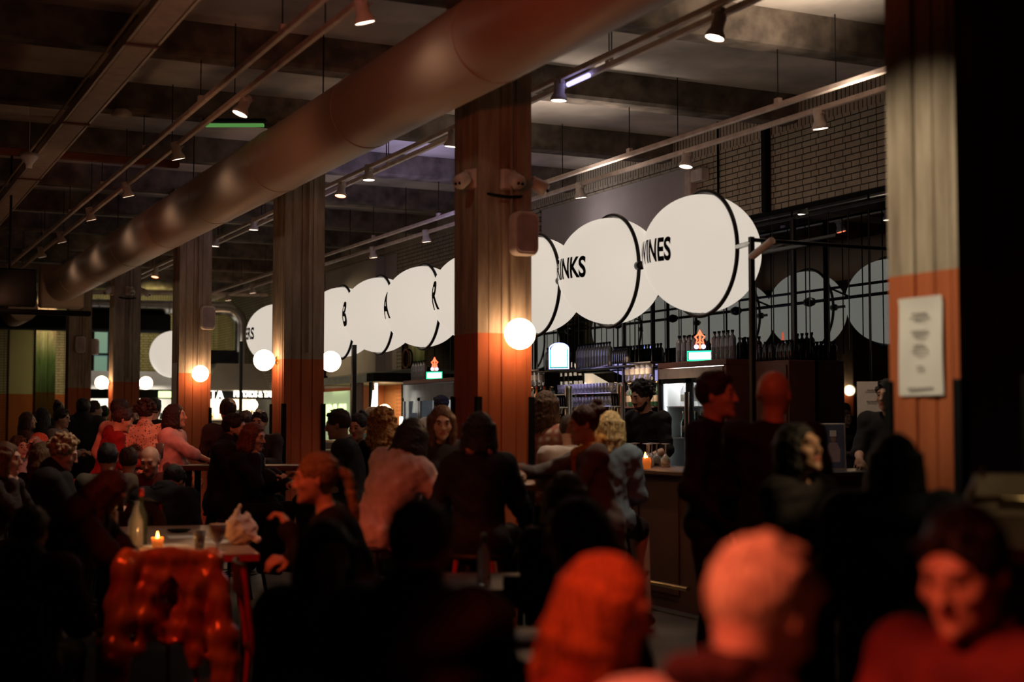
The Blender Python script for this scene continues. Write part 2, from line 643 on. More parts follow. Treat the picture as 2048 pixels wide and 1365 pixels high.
def joints(pose='stand', seat=.45, lean=0, side=0, twist=0, hyaw=0, hpitch=0, hroll=0, fem=False, arms=('down', 'down'), legs=None, spread=0):
    """joint positions, standing height 1.75, facing +Y, origin on the floor under the pelvis"""
    J = {}
    D = math.radians
    P = V(0, 0, .95) if pose == 'stand' else V(0, 0, seat + .10)
    Rt = rotz(D(twist)) @ roty(D(side)) @ rotx(-D(lean))
    J['P'], J['Rt'] = P, Rt
    sw = .155 if fem else .18

    def T(x, y, z):
        return P + Rt @ V(x, y, z)
    J['waist'], J['chest'] = T(0, .0, .16), T(0, .0, .33)
    J['neck0'] = T(0, -.005, .49)
    Rh = rotz(D(twist + hyaw)) @ roty(D(hroll)) @ rotx(-D(lean * .5 + hpitch))
    J['Rh'] = Rh
    J['head'] = T(0, .0, .545) + Rh @ V(0, .02, .105)
    J['T'] = T
    for i, sd in ((0, -1), (1, 1)):
        sh = T(sd * sw, 0, .445)
        a = arms[i]
        if isinstance(a, str):
            z = P[2]
            if a == 'down':
                t = sh + V(sd * .05, .06, -.50)
            elif a == 'lap':
                t = V(sd * .08, .30, z + .12)
            elif a == 'table':
                t = V(sd * .12, .42, z + .22)
            elif a == 'hold':
                t = sh + Rt @ V(-sd * .08, .34, -.20)
            elif a == 'chin':
                t = J['head'] + Rh @ V(sd * .05, .08, -.17)
            elif a == 'hip':
                t = V(sd * .2, .02, z + .08)
        else:
            t = V(*a)
        el, t = ik(sh, t, .285, .26, V(sd * .5, -.45, -.8))
        if a == 'chin':
            el, t = ik(sh, t, .285, .26, V(sd * .2, .5, -1))
        J['sh%d' % i], J['el%d' % i], J['wr%d' % i] = sh, el, t
        hx = sd * .09
        if pose == 'stand':
            kn, an = V(hx * 1.05 + sd * spread * .5, .03, .50), V(hx * 1.1 + sd * spread, -.02, .085)
            if legs == 'step':
                an = an + V(0, sd * .14, 0)
                kn = kn + V(0, sd * .08 + .02, 0)
        else:
            kn = V(sd * (.12 + spread), .44, seat + .10)
            foot = .085 if seat < .6 else seat - .36
            an = V(sd * (.12 + spread), .38 if seat < .6 else .33, foot)
            if legs == 'under':
                an = an + V(0, -.2, 0)
            if legs == 'drop' and sd > 0:
                kn = V(sd * .16, .36, seat - .02)
                an = V(sd * .18, .42, .12)
        J['hip%d' % i], J['kn%d' % i], J['an%d' % i] = V(hx, 0, P[2] - .03), kn, an
    J['top'] = J['head'] + Rh @ V(0, -.01, .125)
    return J


def cap(a, b, ra, rb, k=.03, sub=False):
    return ('c', np.asarray(a, float), np.asarray(b, float), ra, rb, k, sub)


def ell(c, r, R=None, k=.03, sub=False):
    return ('e', np.asarray(c, float), np.asarray(r, float), np.eye(3) if R is None else R, None, k, sub)


def prim_box(p):
    if p[0] == 'c':
        r = max(p[3], p[4])
        return np.minimum(p[1], p[2]) - r, np.maximum(p[1], p[2]) + r
    r = np.abs(p[3]) @ p[2]
    return p[1] - r, p[1] + r


def sdf_mesh(prims, vox, infl=0.0, wr=None):
    add = [p for p in prims if not p[6]]
    lo = np.min([prim_box(p)[0] for p in add], 0) - infl - 3 * vox
    hi = np.max([prim_box(p)[1] for p in add], 0) + infl + 3 * vox
    n = np.ceil((hi - lo) / vox).astype(int) + 1
    A = np.full(n, .2, np.float32)
    ax = [(lo[i] + np.arange(n[i]) * vox).astype(np.float32) for i in range(3)]
    for p in prims:
        k = p[5]
        b0, b1 = prim_box(p)
        pad = infl + k + 2.5 * vox
        i0 = np.maximum(0, np.floor((b0 - pad - lo) / vox).astype(int))
        i1 = np.minimum(n, np.ceil((b1 + pad - lo) / vox).astype(int) + 1)
        if np.any(i1 <= i0):
            continue
        X = ax[0][i0[0]:i1[0], None, None]
        Y = ax[1][None, i0[1]:i1[1], None]
        Z = ax[2][None, None, i0[2]:i1[2]]
        if p[0] == 'c':
            a, b = p[1], p[2]
            d = b - a
            L2 = float(d @ d) + 1e-12
            x, y, z = X - a[0], Y - a[1], Z - a[2]
            t = np.clip((x * d[0] + y * d[1] + z * d[2]) / L2, 0, 1)
            D = np.sqrt((x - t * d[0]) ** 2 + (y - t * d[1]) ** 2 + (z - t * d[2]) ** 2) - (p[3] + (p[4] - p[3]) * t)
        else:
            R, r = p[3], p[2]
            x, y, z = X - p[1][0], Y - p[1][1], Z - p[1][2]
            u = (R[0, 0] * x + R[1, 0] * y + R[2, 0] * z) / r[0]
            v = (R[0, 1] * x + R[1, 1] * y + R[2, 1] * z) / r[1]
            w = (R[0, 2] * x + R[1, 2] * y + R[2, 2] * z) / r[2]
            k0 = np.sqrt(u * u + v * v + w * w)
            k1 = np.sqrt((u / r[0]) ** 2 + (v / r[1]) ** 2 + (w / r[2]) ** 2) + 1e-6
            D = k0 * (k0 - 1) / k1
        sl = tuple(slice(i0[i], i1[i]) for i in range(3))
        B = A[sl]
        if p[6]:
            D = -D
            h = np.clip(.5 - .5 * (B - D) / k, 0, 1)
            A[sl] = B + (D - B) * h + k * h * (1 - h)
        else:
            D = D - infl
            h = np.clip(.5 + .5 * (B - D) / k, 0, 1)
            A[sl] = B + (D - B) * h - k * h * (1 - h)
    if wr:
        amp, fr, seed = wr
        rg = np.random.default_rng(seed)
        X, Y, Z = ax[0][:, None, None], ax[1][None, :, None], ax[2][None, None, :]
        acc = 0
        for q in range(4):
            w = rg.normal(size=3) * fr * (1 + .5 * q)
            ph = rg.uniform(0, 6.28)
            acc = acc + np.sin(w[0] * X + w[1] * Y + w[2] * Z + ph + 1.3 * np.sin(w[1] * .7 * X + w[0] * Z)) / (1 + .4 * q)
        A = A + (amp * acc).astype(np.float32)
    A[0], A[-1], A[:, 0], A[:, -1], A[:, :, 0], A[:, :, -1] = .1, .1, .1, .1, .1, .1
    # surface nets
    ins = A < 0
    c = ins[:-1, :-1, :-1].astype(np.int8)
    cnt = np.zeros(c.shape, np.int8)
    for dx in (0, 1):
        for dy in (0, 1):
            for dz in (0, 1):
                cnt += ins[dx:ins.shape[0] - 1 + dx, dy:ins.shape[1] - 1 + dy, dz:ins.shape[2] - 1 + dz]
    act = (cnt > 0) & (cnt < 8)
    ci, cj, ck = np.nonzero(act)
    if len(ci) == 0:
        return np.zeros((0, 3)), np.zeros((0, 4), int)
    ids = np.full(act.shape, -1, np.int32)
    ids[ci, cj, ck] = np.arange(len(ci))
    acc = np.zeros((len(ci), 3), np.float64)
    num = np.zeros(len(ci))
    off = [(0, 0, 0), (1, 0, 0), (0, 1, 0), (1, 1, 0), (0, 0, 1), (1, 0, 1), (0, 1, 1), (1, 1, 1)]
    val = [A[ci + o[0], cj + o[1], ck + o[2]] for o in off]
    for a, b in ((0, 1), (2, 3), (4, 5), (6, 7), (0, 2), (1, 3), (4, 6), (5, 7), (0, 4), (1, 5), (2, 6), (3, 7)):
        va, vb = val[a], val[b]
        s = (va < 0) != (vb < 0)
        t = np.where(s, va / np.where(s, va - vb, 1), 0)
        oa, ob = np.array(off[a]), np.array(off[b])
        acc += np.where(s[:, None], oa + t[:, None] * (ob - oa), 0)
        num += s
    verts = (np.stack([ci, cj, ck], 1) + acc / num[:, None]) * vox + lo
    quads = []
    for axis in range(3):
        sl0 = [slice(1, -1)] * 3
        sl1 = [slice(1, -1)] * 3
        sl0[axis] = slice(0, -1)
        sl1[axis] = slice(1, None)
        a, b = ins[tuple(sl0)], ins[tuple(sl1)]
        ch = np.stack(np.nonzero(a != b), 1)
        fl = a[tuple(ch.T)]
        base = ch.copy()
        o1, o2 = [(1, 2), (2, 0), (0, 1)][axis]
        for q in range(3):
            if q != axis:
                base[:, q] += 1
        e1 = np.zeros(3, int); e1[o1] = 1
        e2 = np.zeros(3, int); e2[o2] = 1
        q0 = ids[tuple((base - e1 - e2).T)]
        q1 = ids[tuple((base - e2).T)]
        q2 = ids[tuple(base.T)]
        q3 = ids[tuple((base - e1).T)]
        Q = np.stack([q0, q1, q2, q3], 1)
        Q[~fl] = Q[~fl][:, ::-1]
        quads.append(Q)
    Q = np.concatenate(quads)
    Q = Q[(Q >= 0).all(1)]
    return verts, Q


def np_obj(name, verts, quads, mats, parent=None, midx=None, scale=1.0):
    me = bpy.data.meshes.new(name)
    nv, nf = len(verts), len(quads)
    me.vertices.add(nv)
    me.vertices.foreach_set('co', (np.asarray(verts, np.float32) * scale).ravel())
    me.loops.add(nf * 4)
    me.loops.foreach_set('vertex_index', np.asarray(quads, np.int32).ravel())
    me.polygons.add(nf)
    me.polygons.foreach_set('loop_start', np.arange(0, nf * 4, 4, dtype=np.int32))
    me.polygons.foreach_set('loop_total', np.full(nf, 4, np.int32))
    for m in (mats if isinstance(mats, (list, tuple)) else [mats]):
        me.materials.append(m)
    if midx is not None:
        me.polygons.foreach_set('material_index', midx.astype(np.int32))
    me.polygons.foreach_set('use_smooth', np.ones(nf, bool))
    me.update(calc_edges=True)
    o = bpy.data.objects.new(name, me)
    COL.objects.link(o)
    if parent is not None:
        o.parent = parent
    return o


def hand_prims(wr, el, sd, curl=.5, up=None):
    u = unit(wr - el)
    nrm = V(sd * .3, .2, -1) if up is None else V(*up)
    nrm = unit(nrm - u * (nrm @ u))      # palm normal
    w = np.cross(nrm, u) * sd            # towards the thumb
    w = -w if w @ V(-sd, 0, 0) < 0 and abs(w[0]) > .3 else w
    out = [cap(wr, wr + u * .03, .024, .026, .01)]
    for q in range(4):
        f = (q - 1.5)
        root = wr + u * (.085 - .006 * abs(f)) - w * f * .021
        out.append(cap(wr + u * .02 - w * f * .010, root, .017, .0125, .008))
        L = (.040, .046, .043, .034)[q]
        c1 = curl * (.7 + .12 * q)
        d1 = unit(u * math.cos(c1) + nrm * math.sin(c1))
        d2 = unit(u * math.cos(c1 * 2.2) + nrm * math.sin(c1 * 2.2))
        m = root + d1 * L
        out.append(cap(root, m, .0098, .009, .003))
        out.append(cap(m, m + d2 * L * .85, .009, .0075, .003))
    tb = wr + u * .028 + w * .022
    d1 = unit(u * .6 + w * .75 + nrm * .35)
    d2 = unit(u * .85 + w * .25 + nrm * .55)
    out.append(cap(tb, tb + d1 * .042, .016, .0115, .006))
    out.append(cap(tb + d1 * .042, tb + d1 * .042 + d2 * .036, .0115, .009, .003))
    return out


def head_prims(H, R, fem):
    def h(x, y, z):
        return H + R @ V(x, y, z)
    out = [ell(h(0, -.012, .022), (.076, .096, .090), R, .03),
           ell(h(0, .028, -.035), (.062, .062, .078), R, .03),
           ell(h(0, .052, -.080), (.040 if fem else .046, .038, .032), R, .02),
           ell(h(0, .086, -.098), (.018, .014, .015), R, .02),
           cap(h(-.036, .080, .030), h(.036, .080, .030), .012, .012, .016),
           ell(h(-.042, .062, -.022), (.022, .022, .020), R, .02),
           ell(h(.042, .062, -.022), (.022, .022, .020), R, .02)]
    for s in (-1, 1):
        out.append(ell(h(s * .030, .096, .010), (.017, .016, .011), R, .010, True))
        out.append(ell(h(s * .030, .078, .008), (.0135, .0125, .0125), None, .003))
    out += [cap(h(0, .090, .022), h(0, .108, -.020), .0075, .011, .010),
            ell(h(0, .112, -.024), (.011, .011, .009), R, .006),
            ell(h(-.013, .100, -.028), (.008, .009, .007), R, .006),
            ell(h(.013, .100, -.028), (.008, .009, .007), R, .006),
            cap(h(-.018, .090, -.052), h(.018, .090, -.052), .0065, .0065, .006),
            cap(h(-.015, .089, -.063), h(.015, .089, -.063), .0075, .0075, .006)]
    out[-2] = cap(h(-.020, .086, -.053), h(.020, .086, -.053), .009, .009, .006)
    for s in (-1, 1):
        out.append(ell(h(s * .079, -.008, -.008), (.007, .018, .030), R @ rotz(s * .35), .006))
        out.append(ell(h(s * .086, -.004, -.004), (.004, .009, .016), R @ rotz(s * .35), .004, True))
    return out


def hair_prims(H, R, style, seed, T):
    rg = np.random.default_rng(seed)

    def h(x, y, z):
        return H + R @ V(x, y, z)
    o = []
    if style == 'none':
        return o
    if style == 'fringe':
        o = [ell(h(0, -.03, -.01), (.084, .085, .062), R, .01), ell(h(0, .03, .08), (.12, .12, .085), R, .01, True)]
    else:
        o = [ell(h(0, -.018, .030), (.086, .102, .098), R, .02)]
        if style in ('short', 'shortw'):
            for q in range(26):
                a, b = rg.uniform(-PI, PI), rg.uniform(.15, 1.3)
                d = V(math.sin(a) * math.cos(b) * .08, math.cos(a) * math.cos(b) * .095 - .018, math.sin(b) * .092 + .03)
                if d[1] > .05 and d[2] < .075:
                    continue
                o.append(cap(h(*d), h(d[0] * 1.05, d[1] + .03, d[2] + .012), .014, .006, .012))
        if style == 'curlytop' or style == 'curly':
            for q in range(150 if style == 'curly' else 85):
                a, b = rg.uniform(-PI, PI), rg.uniform(-.2, 1.5)
                rr = rg.uniform(.095, .13 if style == 'curly' else .118)
                d = V(math.sin(a) * math.cos(b) * rr, math.cos(a) * math.cos(b) * rr - .02, math.sin(b) * rr + .03)
                if d[1] > .045 and d[2] < .08:
                    continue
                o.append(ell(h(*d), (.020, .020, .018), None, .006))
            if style == 'curly':
                for q in range(170):
                    zz = -rg.uniform(.0, .30)
                    a = rg.uniform(-2.3, 2.3)
                    rr = .11 + .05 * min(1, -zz / .2) * rg.uniform(.6, 1)
                    o.append(ell(h(math.sin(a) * rr, -math.cos(a) * rr * .8 - .01, zz + .03), (.021, .021, .021), None, .006))
        # face opening
    if style in ('long', 'wavy', 'bob', 'curly'):
        L = {'long': .40, 'wavy': .26, 'bob': .15, 'curly': .24}[style]
        for q in range(15):
            a = -2.15 + 4.3 * q / 14
            x0, y0 = math.sin(a) * .082, -math.cos(a) * .085 - .015
            p0 = h(x0, y0, .03)
            p1 = h(x0 * 1.10, y0 * 1.08 - .005, -.09)
            LL = L * rg.uniform(.86, 1.0)
            d = (R @ V(0, -.1, 0)) * .6 + V(0, 0, -1)
            p2 = p1 + unit(d) * (LL - .10) * .6 + V(rg.normal() * .008, rg.normal() * .008, 0)
            p3 = p2 + V(rg.normal() * .012, rg.normal() * .01 - .0, -(LL - .10) * .45)
            o += [cap(p0, p1, .026, .027, .014), cap(p1, p2, .026, .024, .012), cap(p2, p3, .023, .009, .010)]
    if style in ('bun', 'pony'):
        c = h(0, -.105, .085) if style == 'bun' else h(0, -.120, .015)
        if style == 'bun':
            for q in range(12):
                o.append(ell(c + rg.normal(size=3) * .02, (.032, .032, .028), None, .01))
        else:
            o.append(ell(c, (.028, .03, .03), R, .01))
            for q in range(5):
                p1 = c + R @ V(rg.normal() * .008, -.035, -.03)
                p2 = p1 + R @ V(rg.normal() * .010, -.03, 0) + V(0, 0, -.16)
                p3 = p2 + R @ V(0, -.02, 0) + V(rg.normal() * .012, rg.normal() * .01, -.22)
                o += [cap(c, p1, .022, .022, .01), cap(p1, p2, .022, .020, .01), cap(p2, p3, .02, .006, .01)]
    # the open face (cut last)
    if style != 'fringe':
        w = .068 if style not in ('long', 'bob', 'wavy', 'curly') else .062
        o.append(ell(h(0, .105, -.045), (w, .085, .105), R, .012, True))
        o.append(ell(h(0, .11, .028), (.055, .05, .045), R, .02, True))
        if style in ('short', 'shortw', 'pony', 'bun', 'curlytop'):
            o.append(cap(h(-.09, .035, -.055), h(.09, .035, -.055), .052, .052, .01, True))
            o.append(cap(h(-.09, -.03, -.115), h(.09, -.03, -.115), .055, .055, .01, True))
    return o


def torso_prims(J, fem, belly=0):
    Rt, T = J['Rt'], J['T']
    sw = .13 if fem else .155
    o = [ell(T(0, 0, 0), (.165 if fem else .158, .115, .115), Rt, .05),
         ell(T(0, .005 + belly * .4, .15), (.125 if fem else .142, .098 + belly, .14), Rt, .06),
         ell(T(0, .0, .32), (.145 if fem else .165, .105, .165), Rt, .06),
         cap(T(-sw, -.005, .43), T(sw, -.005, .43), .062, .062, .06)]
    if fem:
        o += [ell(T(-.065, .085, .30), (.055, .05, .055), Rt, .03), ell(T(.065, .085, .30), (.055, .05, .055), Rt, .03)]
    return o


def arm_prims(J, i, fem, upto=2.0, e=0):
    a, b, c = J['sh%d' % i], J['el%d' % i], J['wr%d' % i]
    g = .88 if fem else 1
    o = [ell(a, (.058 * g + e,) * 3, None, .03)]
    t = min(1, upto)
    o.append(cap(a, a + (b - a) * t, .050 * g + e, .050 * g + (.040 - .050) * g * t + e, .02))
    if upto > 1:
        t = min(1, upto - 1)
        o.append(cap(b, b + (c - b) * t, .040 * g + e, .040 * g + (.025 - .040) * g * t + e, .02))
    return o


def leg_prims(J, i, e=0, upto=2.0):
    a, b, c = J['hip%d' % i], J['kn%d' % i], J['an%d' % i]
    t = min(1, upto)
    o = [cap(a, a + (b - a) * t, .084 + e, .084 - .03 * t + e, .03)]
    if upto > 1:
        t = min(1, upto - 1)
        o.append(cap(b, b + (c - b) * t, .055 + e, .055 - .017 * t + e, .02))
        o.append(cap(b + (c - b) * .15 + V(0, -.02, 0), b + (c - b) * .45 + V(0, -.018, 0), .045 + e, .04 + e, .02))
    return o


SKIN = {'light': (.62, .38, .27), 'mid': (.50, .29, .19), 'dark': (.30, .16, .09), 'pale': (.70, .46, .35)}
LIPS = plain('lips', (.42, .13, .11), .4)
EYEW = plain('eye_dark', (.035, .02, .015), .15)
BROW = plain('brow', (.05, .03, .02), .8)


def person(px_loc, rz, scale, label, jk, fem=False, skin='light', hair='short', hcol=(.03, .018, .012), top=(.02, .02, .02),
           topk='plain', sleeve=2.0, bottom=(.015, .015, .018), skirt=None, collar=None, scarf=None, beard=False, vox=.012,
           curl=.5, jacket=0.0, seed=1, cap_=None, hoodcol=None, group=None, belly=0, handup=None, apron=None, wrk=0.0):
    J = joints(fem=fem, **jk)
    body = torso_prims(J, fem, belly)
    body += [cap(J['neck0'] + V(0, 0, -.03), J['head'] + J['Rh'] @ V(0, -.02, -.05), .052 if not fem else .045, .05 if not fem else .042, .03)]
    for i in (0, 1):
        body += arm_prims(J, i, fem) + leg_prims(J, i)
        sd = -1 if i == 0 else 1
        c = J['an%d' % i]
        body.append(cap(c + V(0, -.02, -.03), c + V(0, .13, -.05), .032, .028, .02))
    body += head_prims(J['head'], J['Rh'], fem)
    for i in (0, 1):
        body += hand_prims(J['wr%d' % i], J['el%d' % i], -1 if i == 0 else 1, curl, handup)
    v, q = sdf_mesh(body, vox)
    # lips, eyes and brows by place on the head
    loc = (v - J['head']) @ J['Rh']
    fc = loc[q].mean(1)
    mi = np.zeros(len(q), int)
    ax_, y_, z_ = np.abs(fc[:, 0]), fc[:, 1], fc[:, 2]
    mi[(ax_ < .024) & (y_ > .085) & (np.abs(z_ + .058) < .012) & (y_ < .105)] = 1
    mi[((ax_ - .030) ** 2 + (z_ - .008) ** 2 < .0085 ** 2) & (y_ > .075)] = 2
    mi[(ax_ > .014) & (ax_ < .046) & (np.abs(z_ - .032 + (ax_ - .03) ** 2 * 8) < .0045) & (y_ > .07)] = 3
    root = np_obj('person', v, q, [skin_mat(SKIN[skin]), LIPS, EYEW, BROW], None, mi, scale)
    tag(root, label, 'person', group)
    root.location = px_loc
    root.rotation_euler = (0, 0, rz)
    cv = max(vox, .011)
    hm = hair_mat(hcol, tight=hair in ('curly', 'curlytop'))
    hp = hair_prims(J['head'], J['Rh'], hair, seed, J['T'])
    if hp:
        v, q = sdf_mesh(hp, max(vox * .8, .007), 0, (.0022, 95, seed) if hair != 'short' else (.0012, 120, seed))
        np_obj('hair', v, q, hm, root, None, scale)
    if beard:
        H, R = J['head'], J['Rh']
        bp = [ell(H + R @ V(0, .052, -.085), (.052, .046, .036), R, .01), cap(H + R @ V(-.062, .02, -.05), H + R @ V(-.04, .06, -.085), .016, .018, .01),
              cap(H + R @ V(.062, .02, -.05), H + R @ V(.04, .06, -.085), .016, .018, .01), cap(H + R @ V(-.025, .088, -.043), H + R @ V(.025, .088, -.043), .008, .008, .004),
              ell(H + R @ V(0, .11, -.058), (.022, .024, .008), R, .004, True)]
        v, q = sdf_mesh(bp, max(vox * .8, .007))
        np_obj('beard', v, q, hm, root, None, scale)
    # upper garment
    e = .020 + jacket
    g = torso_prims(J, fem, belly)
    g.append(ell(J['T'](0, 0, -.02), (.172, .128, .10), J['Rt'], .03))
    for i in (0, 1):
        g += arm_prims(J, i, fem, sleeve)
        if sleeve > 1.9:      # cuff
            c1, c2 = J['el%d' % i], J['wr%d' % i]
            g.append(cap(c1 + (c2 - c1) * .90, c1 + (c2 - c1) * .97, .034, .034, .006))
    if jacket:
        g.append(cap(J['neck0'] + V(0, -.01, -.01), J['neck0'] + V(0, -.005, .02), .062, .058, .02))
    H, R = J['neck0'], J['Rt']
    g.append(ell(J['neck0'] + J['Rt'] @ V(0, .03, .035), (.050 + .01 * fem, .055 + .02 * fem, .05), J['Rt'], .01, True))
    tk = fabric(top, .8, topk)
    if skirt == 'dress':
        if jk.get('pose', 'stand') == 'stand':
            g += [cap(J['P'], J['P'] + V(0, 0, -.62), .125, .19, .05), cap(J['P'] + V(-.06, 0, -.1), J['P'] + V(-.1, 0, -.6), .10, .12, .05),
                  cap(J['P'] + V(.06, 0, -.1), J['P'] + V(.1, 0, -.6), .10, .12, .05)]
        else:
            for i in (0, 1):
                g += leg_prims(J, i, .02, 1.5)
    v, q = sdf_mesh(g, cv, e, (.0045 + wrk, 14, seed))
    np_obj('dress' if skirt == 'dress' else ('jacket' if jacket else 'shirt'), v, q, tk, root, None, scale)
    if skirt != 'dress':
        b = [ell(J['P'], (.150, .105, .10), None, .04)]
        if skirt == 'skirt':
            for i in (0, 1):
                b += leg_prims(J, i, .012, .85)
            nm, bm = 'skirt', fabric(bottom)
        else:
            for i in (0, 1):
                b += leg_prims(J, i, 0, 1.97)
            nm, bm = 'trousers', fabric(bottom)
        v, q = sdf_mesh(b, max(cv, .013), .012, (.003, 20, seed + 3))
        np_obj(nm, v, q, bm, root, None, scale)
    for i in (0, 1):
        c = J['an%d' % i]
        v, q = sdf_mesh([cap(c + V(0, -.03, -.035), c + V(0, .14, -.05), .042, .036, .02), cap(c, c + V(0, -.02, -.03), .045, .045, .02)], .014)
        np_obj('shoe', v, q, M['blackm'], root, None, scale)
    Tn = J['T']
    if collar:
        c = MB()
        ctr, Rm = J['neck0'] + J['Rt'] @ V(0, .0, .012), J['Rt']
        pts = [ctr + Rm @ V(math.sin(a) * .066, math.cos(a) * .068 + .005, .018 - .022 * math.cos(a)) for a in np.linspace(0, 2 * PI, 20, endpoint=False)]
        c.tube(pts, .014, 8, closed=True)
        o = c.build('collar', fabric(collar), root)
        o.data.transform(Matrix.Scale(scale, 4))
    if scarf:
        ctr = J['neck0']
        sp = []
        for a in np.linspace(0, 2 * PI, 14, endpoint=False):
            a2 = a + .45
            f = lambda w: ctr + J['Rt'] @ V(math.sin(w) * .085, math.cos(w) * .080, .02 - .03 * math.cos(w))
            sp.append(cap(f(a), f(a2), .030, .030, .01))
        sp.append(cap(ctr + J['Rt'] @ V(.03, .1, -.02), ctr + J['Rt'] @ V(.05, .12, -.30), .035, .04, .02))
        v, q = sdf_mesh(sp, cv, 0, (.004, 40, seed))
        np_obj('scarf', v, q, fabric(scarf), root, None, scale)
    if hoodcol:
        ctr = J['neck0']
        sp = [ell(ctr + J['Rt'] @ V(0, -.075, -.01), (.10, .06, .09), J['Rt'], .02)]
        v, q = sdf_mesh(sp, cv, 0, (.005, 40, seed))
        np_obj('hood', v, q, fabric(hoodcol), root, None, scale)
    if cap_:
        H, R = J['head'], J['Rh']
        sp = [ell(H + R @ V(0, -.012, .05), (.09, .108, .085), R, .02), cap(H + R @ V(-.12, -.1, -.05), H + R @ V(.12, -.1, -.05), .085, .085, .01, True),
              cap(H + R @ V(-.12, .06, -.045), H + R @ V(.12, .06, -.045), .08, .08, .01, True), cap(H + R @ V(-.04, .1, .055), H + R @ V(.04, .1, .055), .010, .010, .02),
              cap(H + R @ V(-.03, .145, .045), H + R @ V(.03, .145, .045), .008, .008, .03)]
        v, q = sdf_mesh(sp, max(vox * .8, .008))
        np_obj('cap', v, q, fabric(cap_), root, None, scale)
    return root

# ------------------------------------------------------------------ the room shell
def structure(mb, name, mats, label):
    return tag(mb.build(name, mats), label, name.split('_')[0], None, 'structure')


XW = 8.95           # bar-side wall
structure(MB().box(-8, XW + .4, -6, 37, -.1, 0), 'floor', M['floor'], 'dark screed floor of the hall')
structure(MB().box(-8, XW + .4, -6, 37, 4.85, 5.05), 'ceiling', M['slab'], 'whitewashed concrete ceiling slab')
w = MB()
w.box(XW, XW + .3, -6, 13.79, 0, 4.85, 0)
w.box(XW + .03, XW + .3, 13.79, 17.72, 0, 4.45, 1)
w.box(XW, XW + .3, 13.79, 17.72, 4.45, 4.85, 0)
w.box(XW, XW + .3, 17.72, 23.3, 0, 4.85, 0)
w.box(XW + .03, XW + .3, 23.3, 27.4, 0, 4.45, 1)
w.box(XW, XW + .3, 23.3, 27.4, 4.45, 4.85, 0)
w.box(XW, XW + .3, 27.4, 37, 0, 4.85, 0)
structure(w, 'wall_right', [M['brick'], M['plaster']], 'white brick wall with plaster bays behind the bar, painted terracotta below')
w = MB().box(-8, XW, 36, 36.3, 0, 4.85, 0)
structure(w, 'wall_back', [M['brick']], 'far brick wall with terracotta lower band')
structure(MB().box(3.9, 4.42, 35.94, 35.99, 0, 4.3), 'trim_1', [painted_below('cream_pier', (.46, .40, .26), (.52, .46, .32), TERRA1, TERRA2, 2.13, (2, 2, 1), .1)], 'cream pier on the far wall')
structure(MB().box(-8.3, -8, -6, 36, 0, 4.85), 'wall_left', M['pillar'], 'concrete wall on the far left side')
structure(MB().box(-8, XW, -6.3, -6, 0, 4.85), 'wall_front', M['pillar'], 'concrete wall behind the camera')

# window in the far wall
w = MB().box(5.85, 6.75, 35.96, 36.0, 1.2, 3.8, 0)
win = structure(w, 'window_1', M['teal'], 'tall window with pale teal blind in the far wall')
fr = MB().box(5.8, 5.87, 35.9, 35.96, 1.15, 3.85).box(6.2, 6.26, 35.9, 35.96, 1.15, 3.85).box(6.75, 6.82, 35.9, 35.96, 1.15, 3.85).box(5.8, 6.82, 35.9, 35.96, 3.1, 3.15).box(5.8, 6.82, 35.9, 35.96, 2.66, 2.7)
fr.build('window_frame', M['blackm'], win)

# beams across the hall
for i in range(-3, 12):
    yb = 9.53 + 2.42 * i
    b = MB()
    ch = .03
    prof = [(-.17, 4.86), (-.14, 4.57 + ch), (-.14 + ch, 4.57), (.14 - ch, 4.57), (.14, 4.57 + ch), (.17, 4.86)]
    o = len(b.v)
    vs = [(-8, yb + y, z) for y, z in prof] + [(XW, yb + y, z) for y, z in prof]
    b.add(vs, [tuple(range(6)), tuple(range(6, 12))[::-1]] + [(k, k + 6, (k + 1) % 6 + 6, (k + 1) % 6) for k in range(6)])
    tag(b.build('ceiling_beam', M['beam']), 'rough concrete beam spanning the hall under the ceiling slab', 'beam', 'ceiling beams', 'structure')
# steel angle hangers and a dark stain are part of the slab; big bulkhead duct at the far end
b = MB().bbox(2.0, 6.66, 30.9, 31.5, 3.40, 3.80, .04)
tag(b.build('ventilation_duct', M['blackm']), 'long black rectangular duct crossing the far end of the hall', 'duct')

# pillars
def pillar_mesh():
    b = MB()
    h = .215
    # board-marked faces: shallow vertical steps
    ring = []
    def side(fx):
        for t0, t1, d in ((-1, -.62, 0), (-.60, -.22, .004), (-.20, -.13, -.009), (-.11, .34, .002), (.36, .42, -.006), (.44, .80, .003), (.82, 1, -.002)):
            fx(t0 * h, d)
            fx(t1 * h, d)
    side(lambda t, d: ring.append((t, -h - d)))
    side(lambda t, d: ring.append((h + d, t)))
    side(lambda t, d: ring.append((-t, h + d)))
    side(lambda t, d: ring.append((-h - d, -t)))
    b.prism(ring, 0, 4.6)
    g = h * 1.35
    b.box(-g, g, -g * .7, g * .7, 4.42, 4.6)
    return b


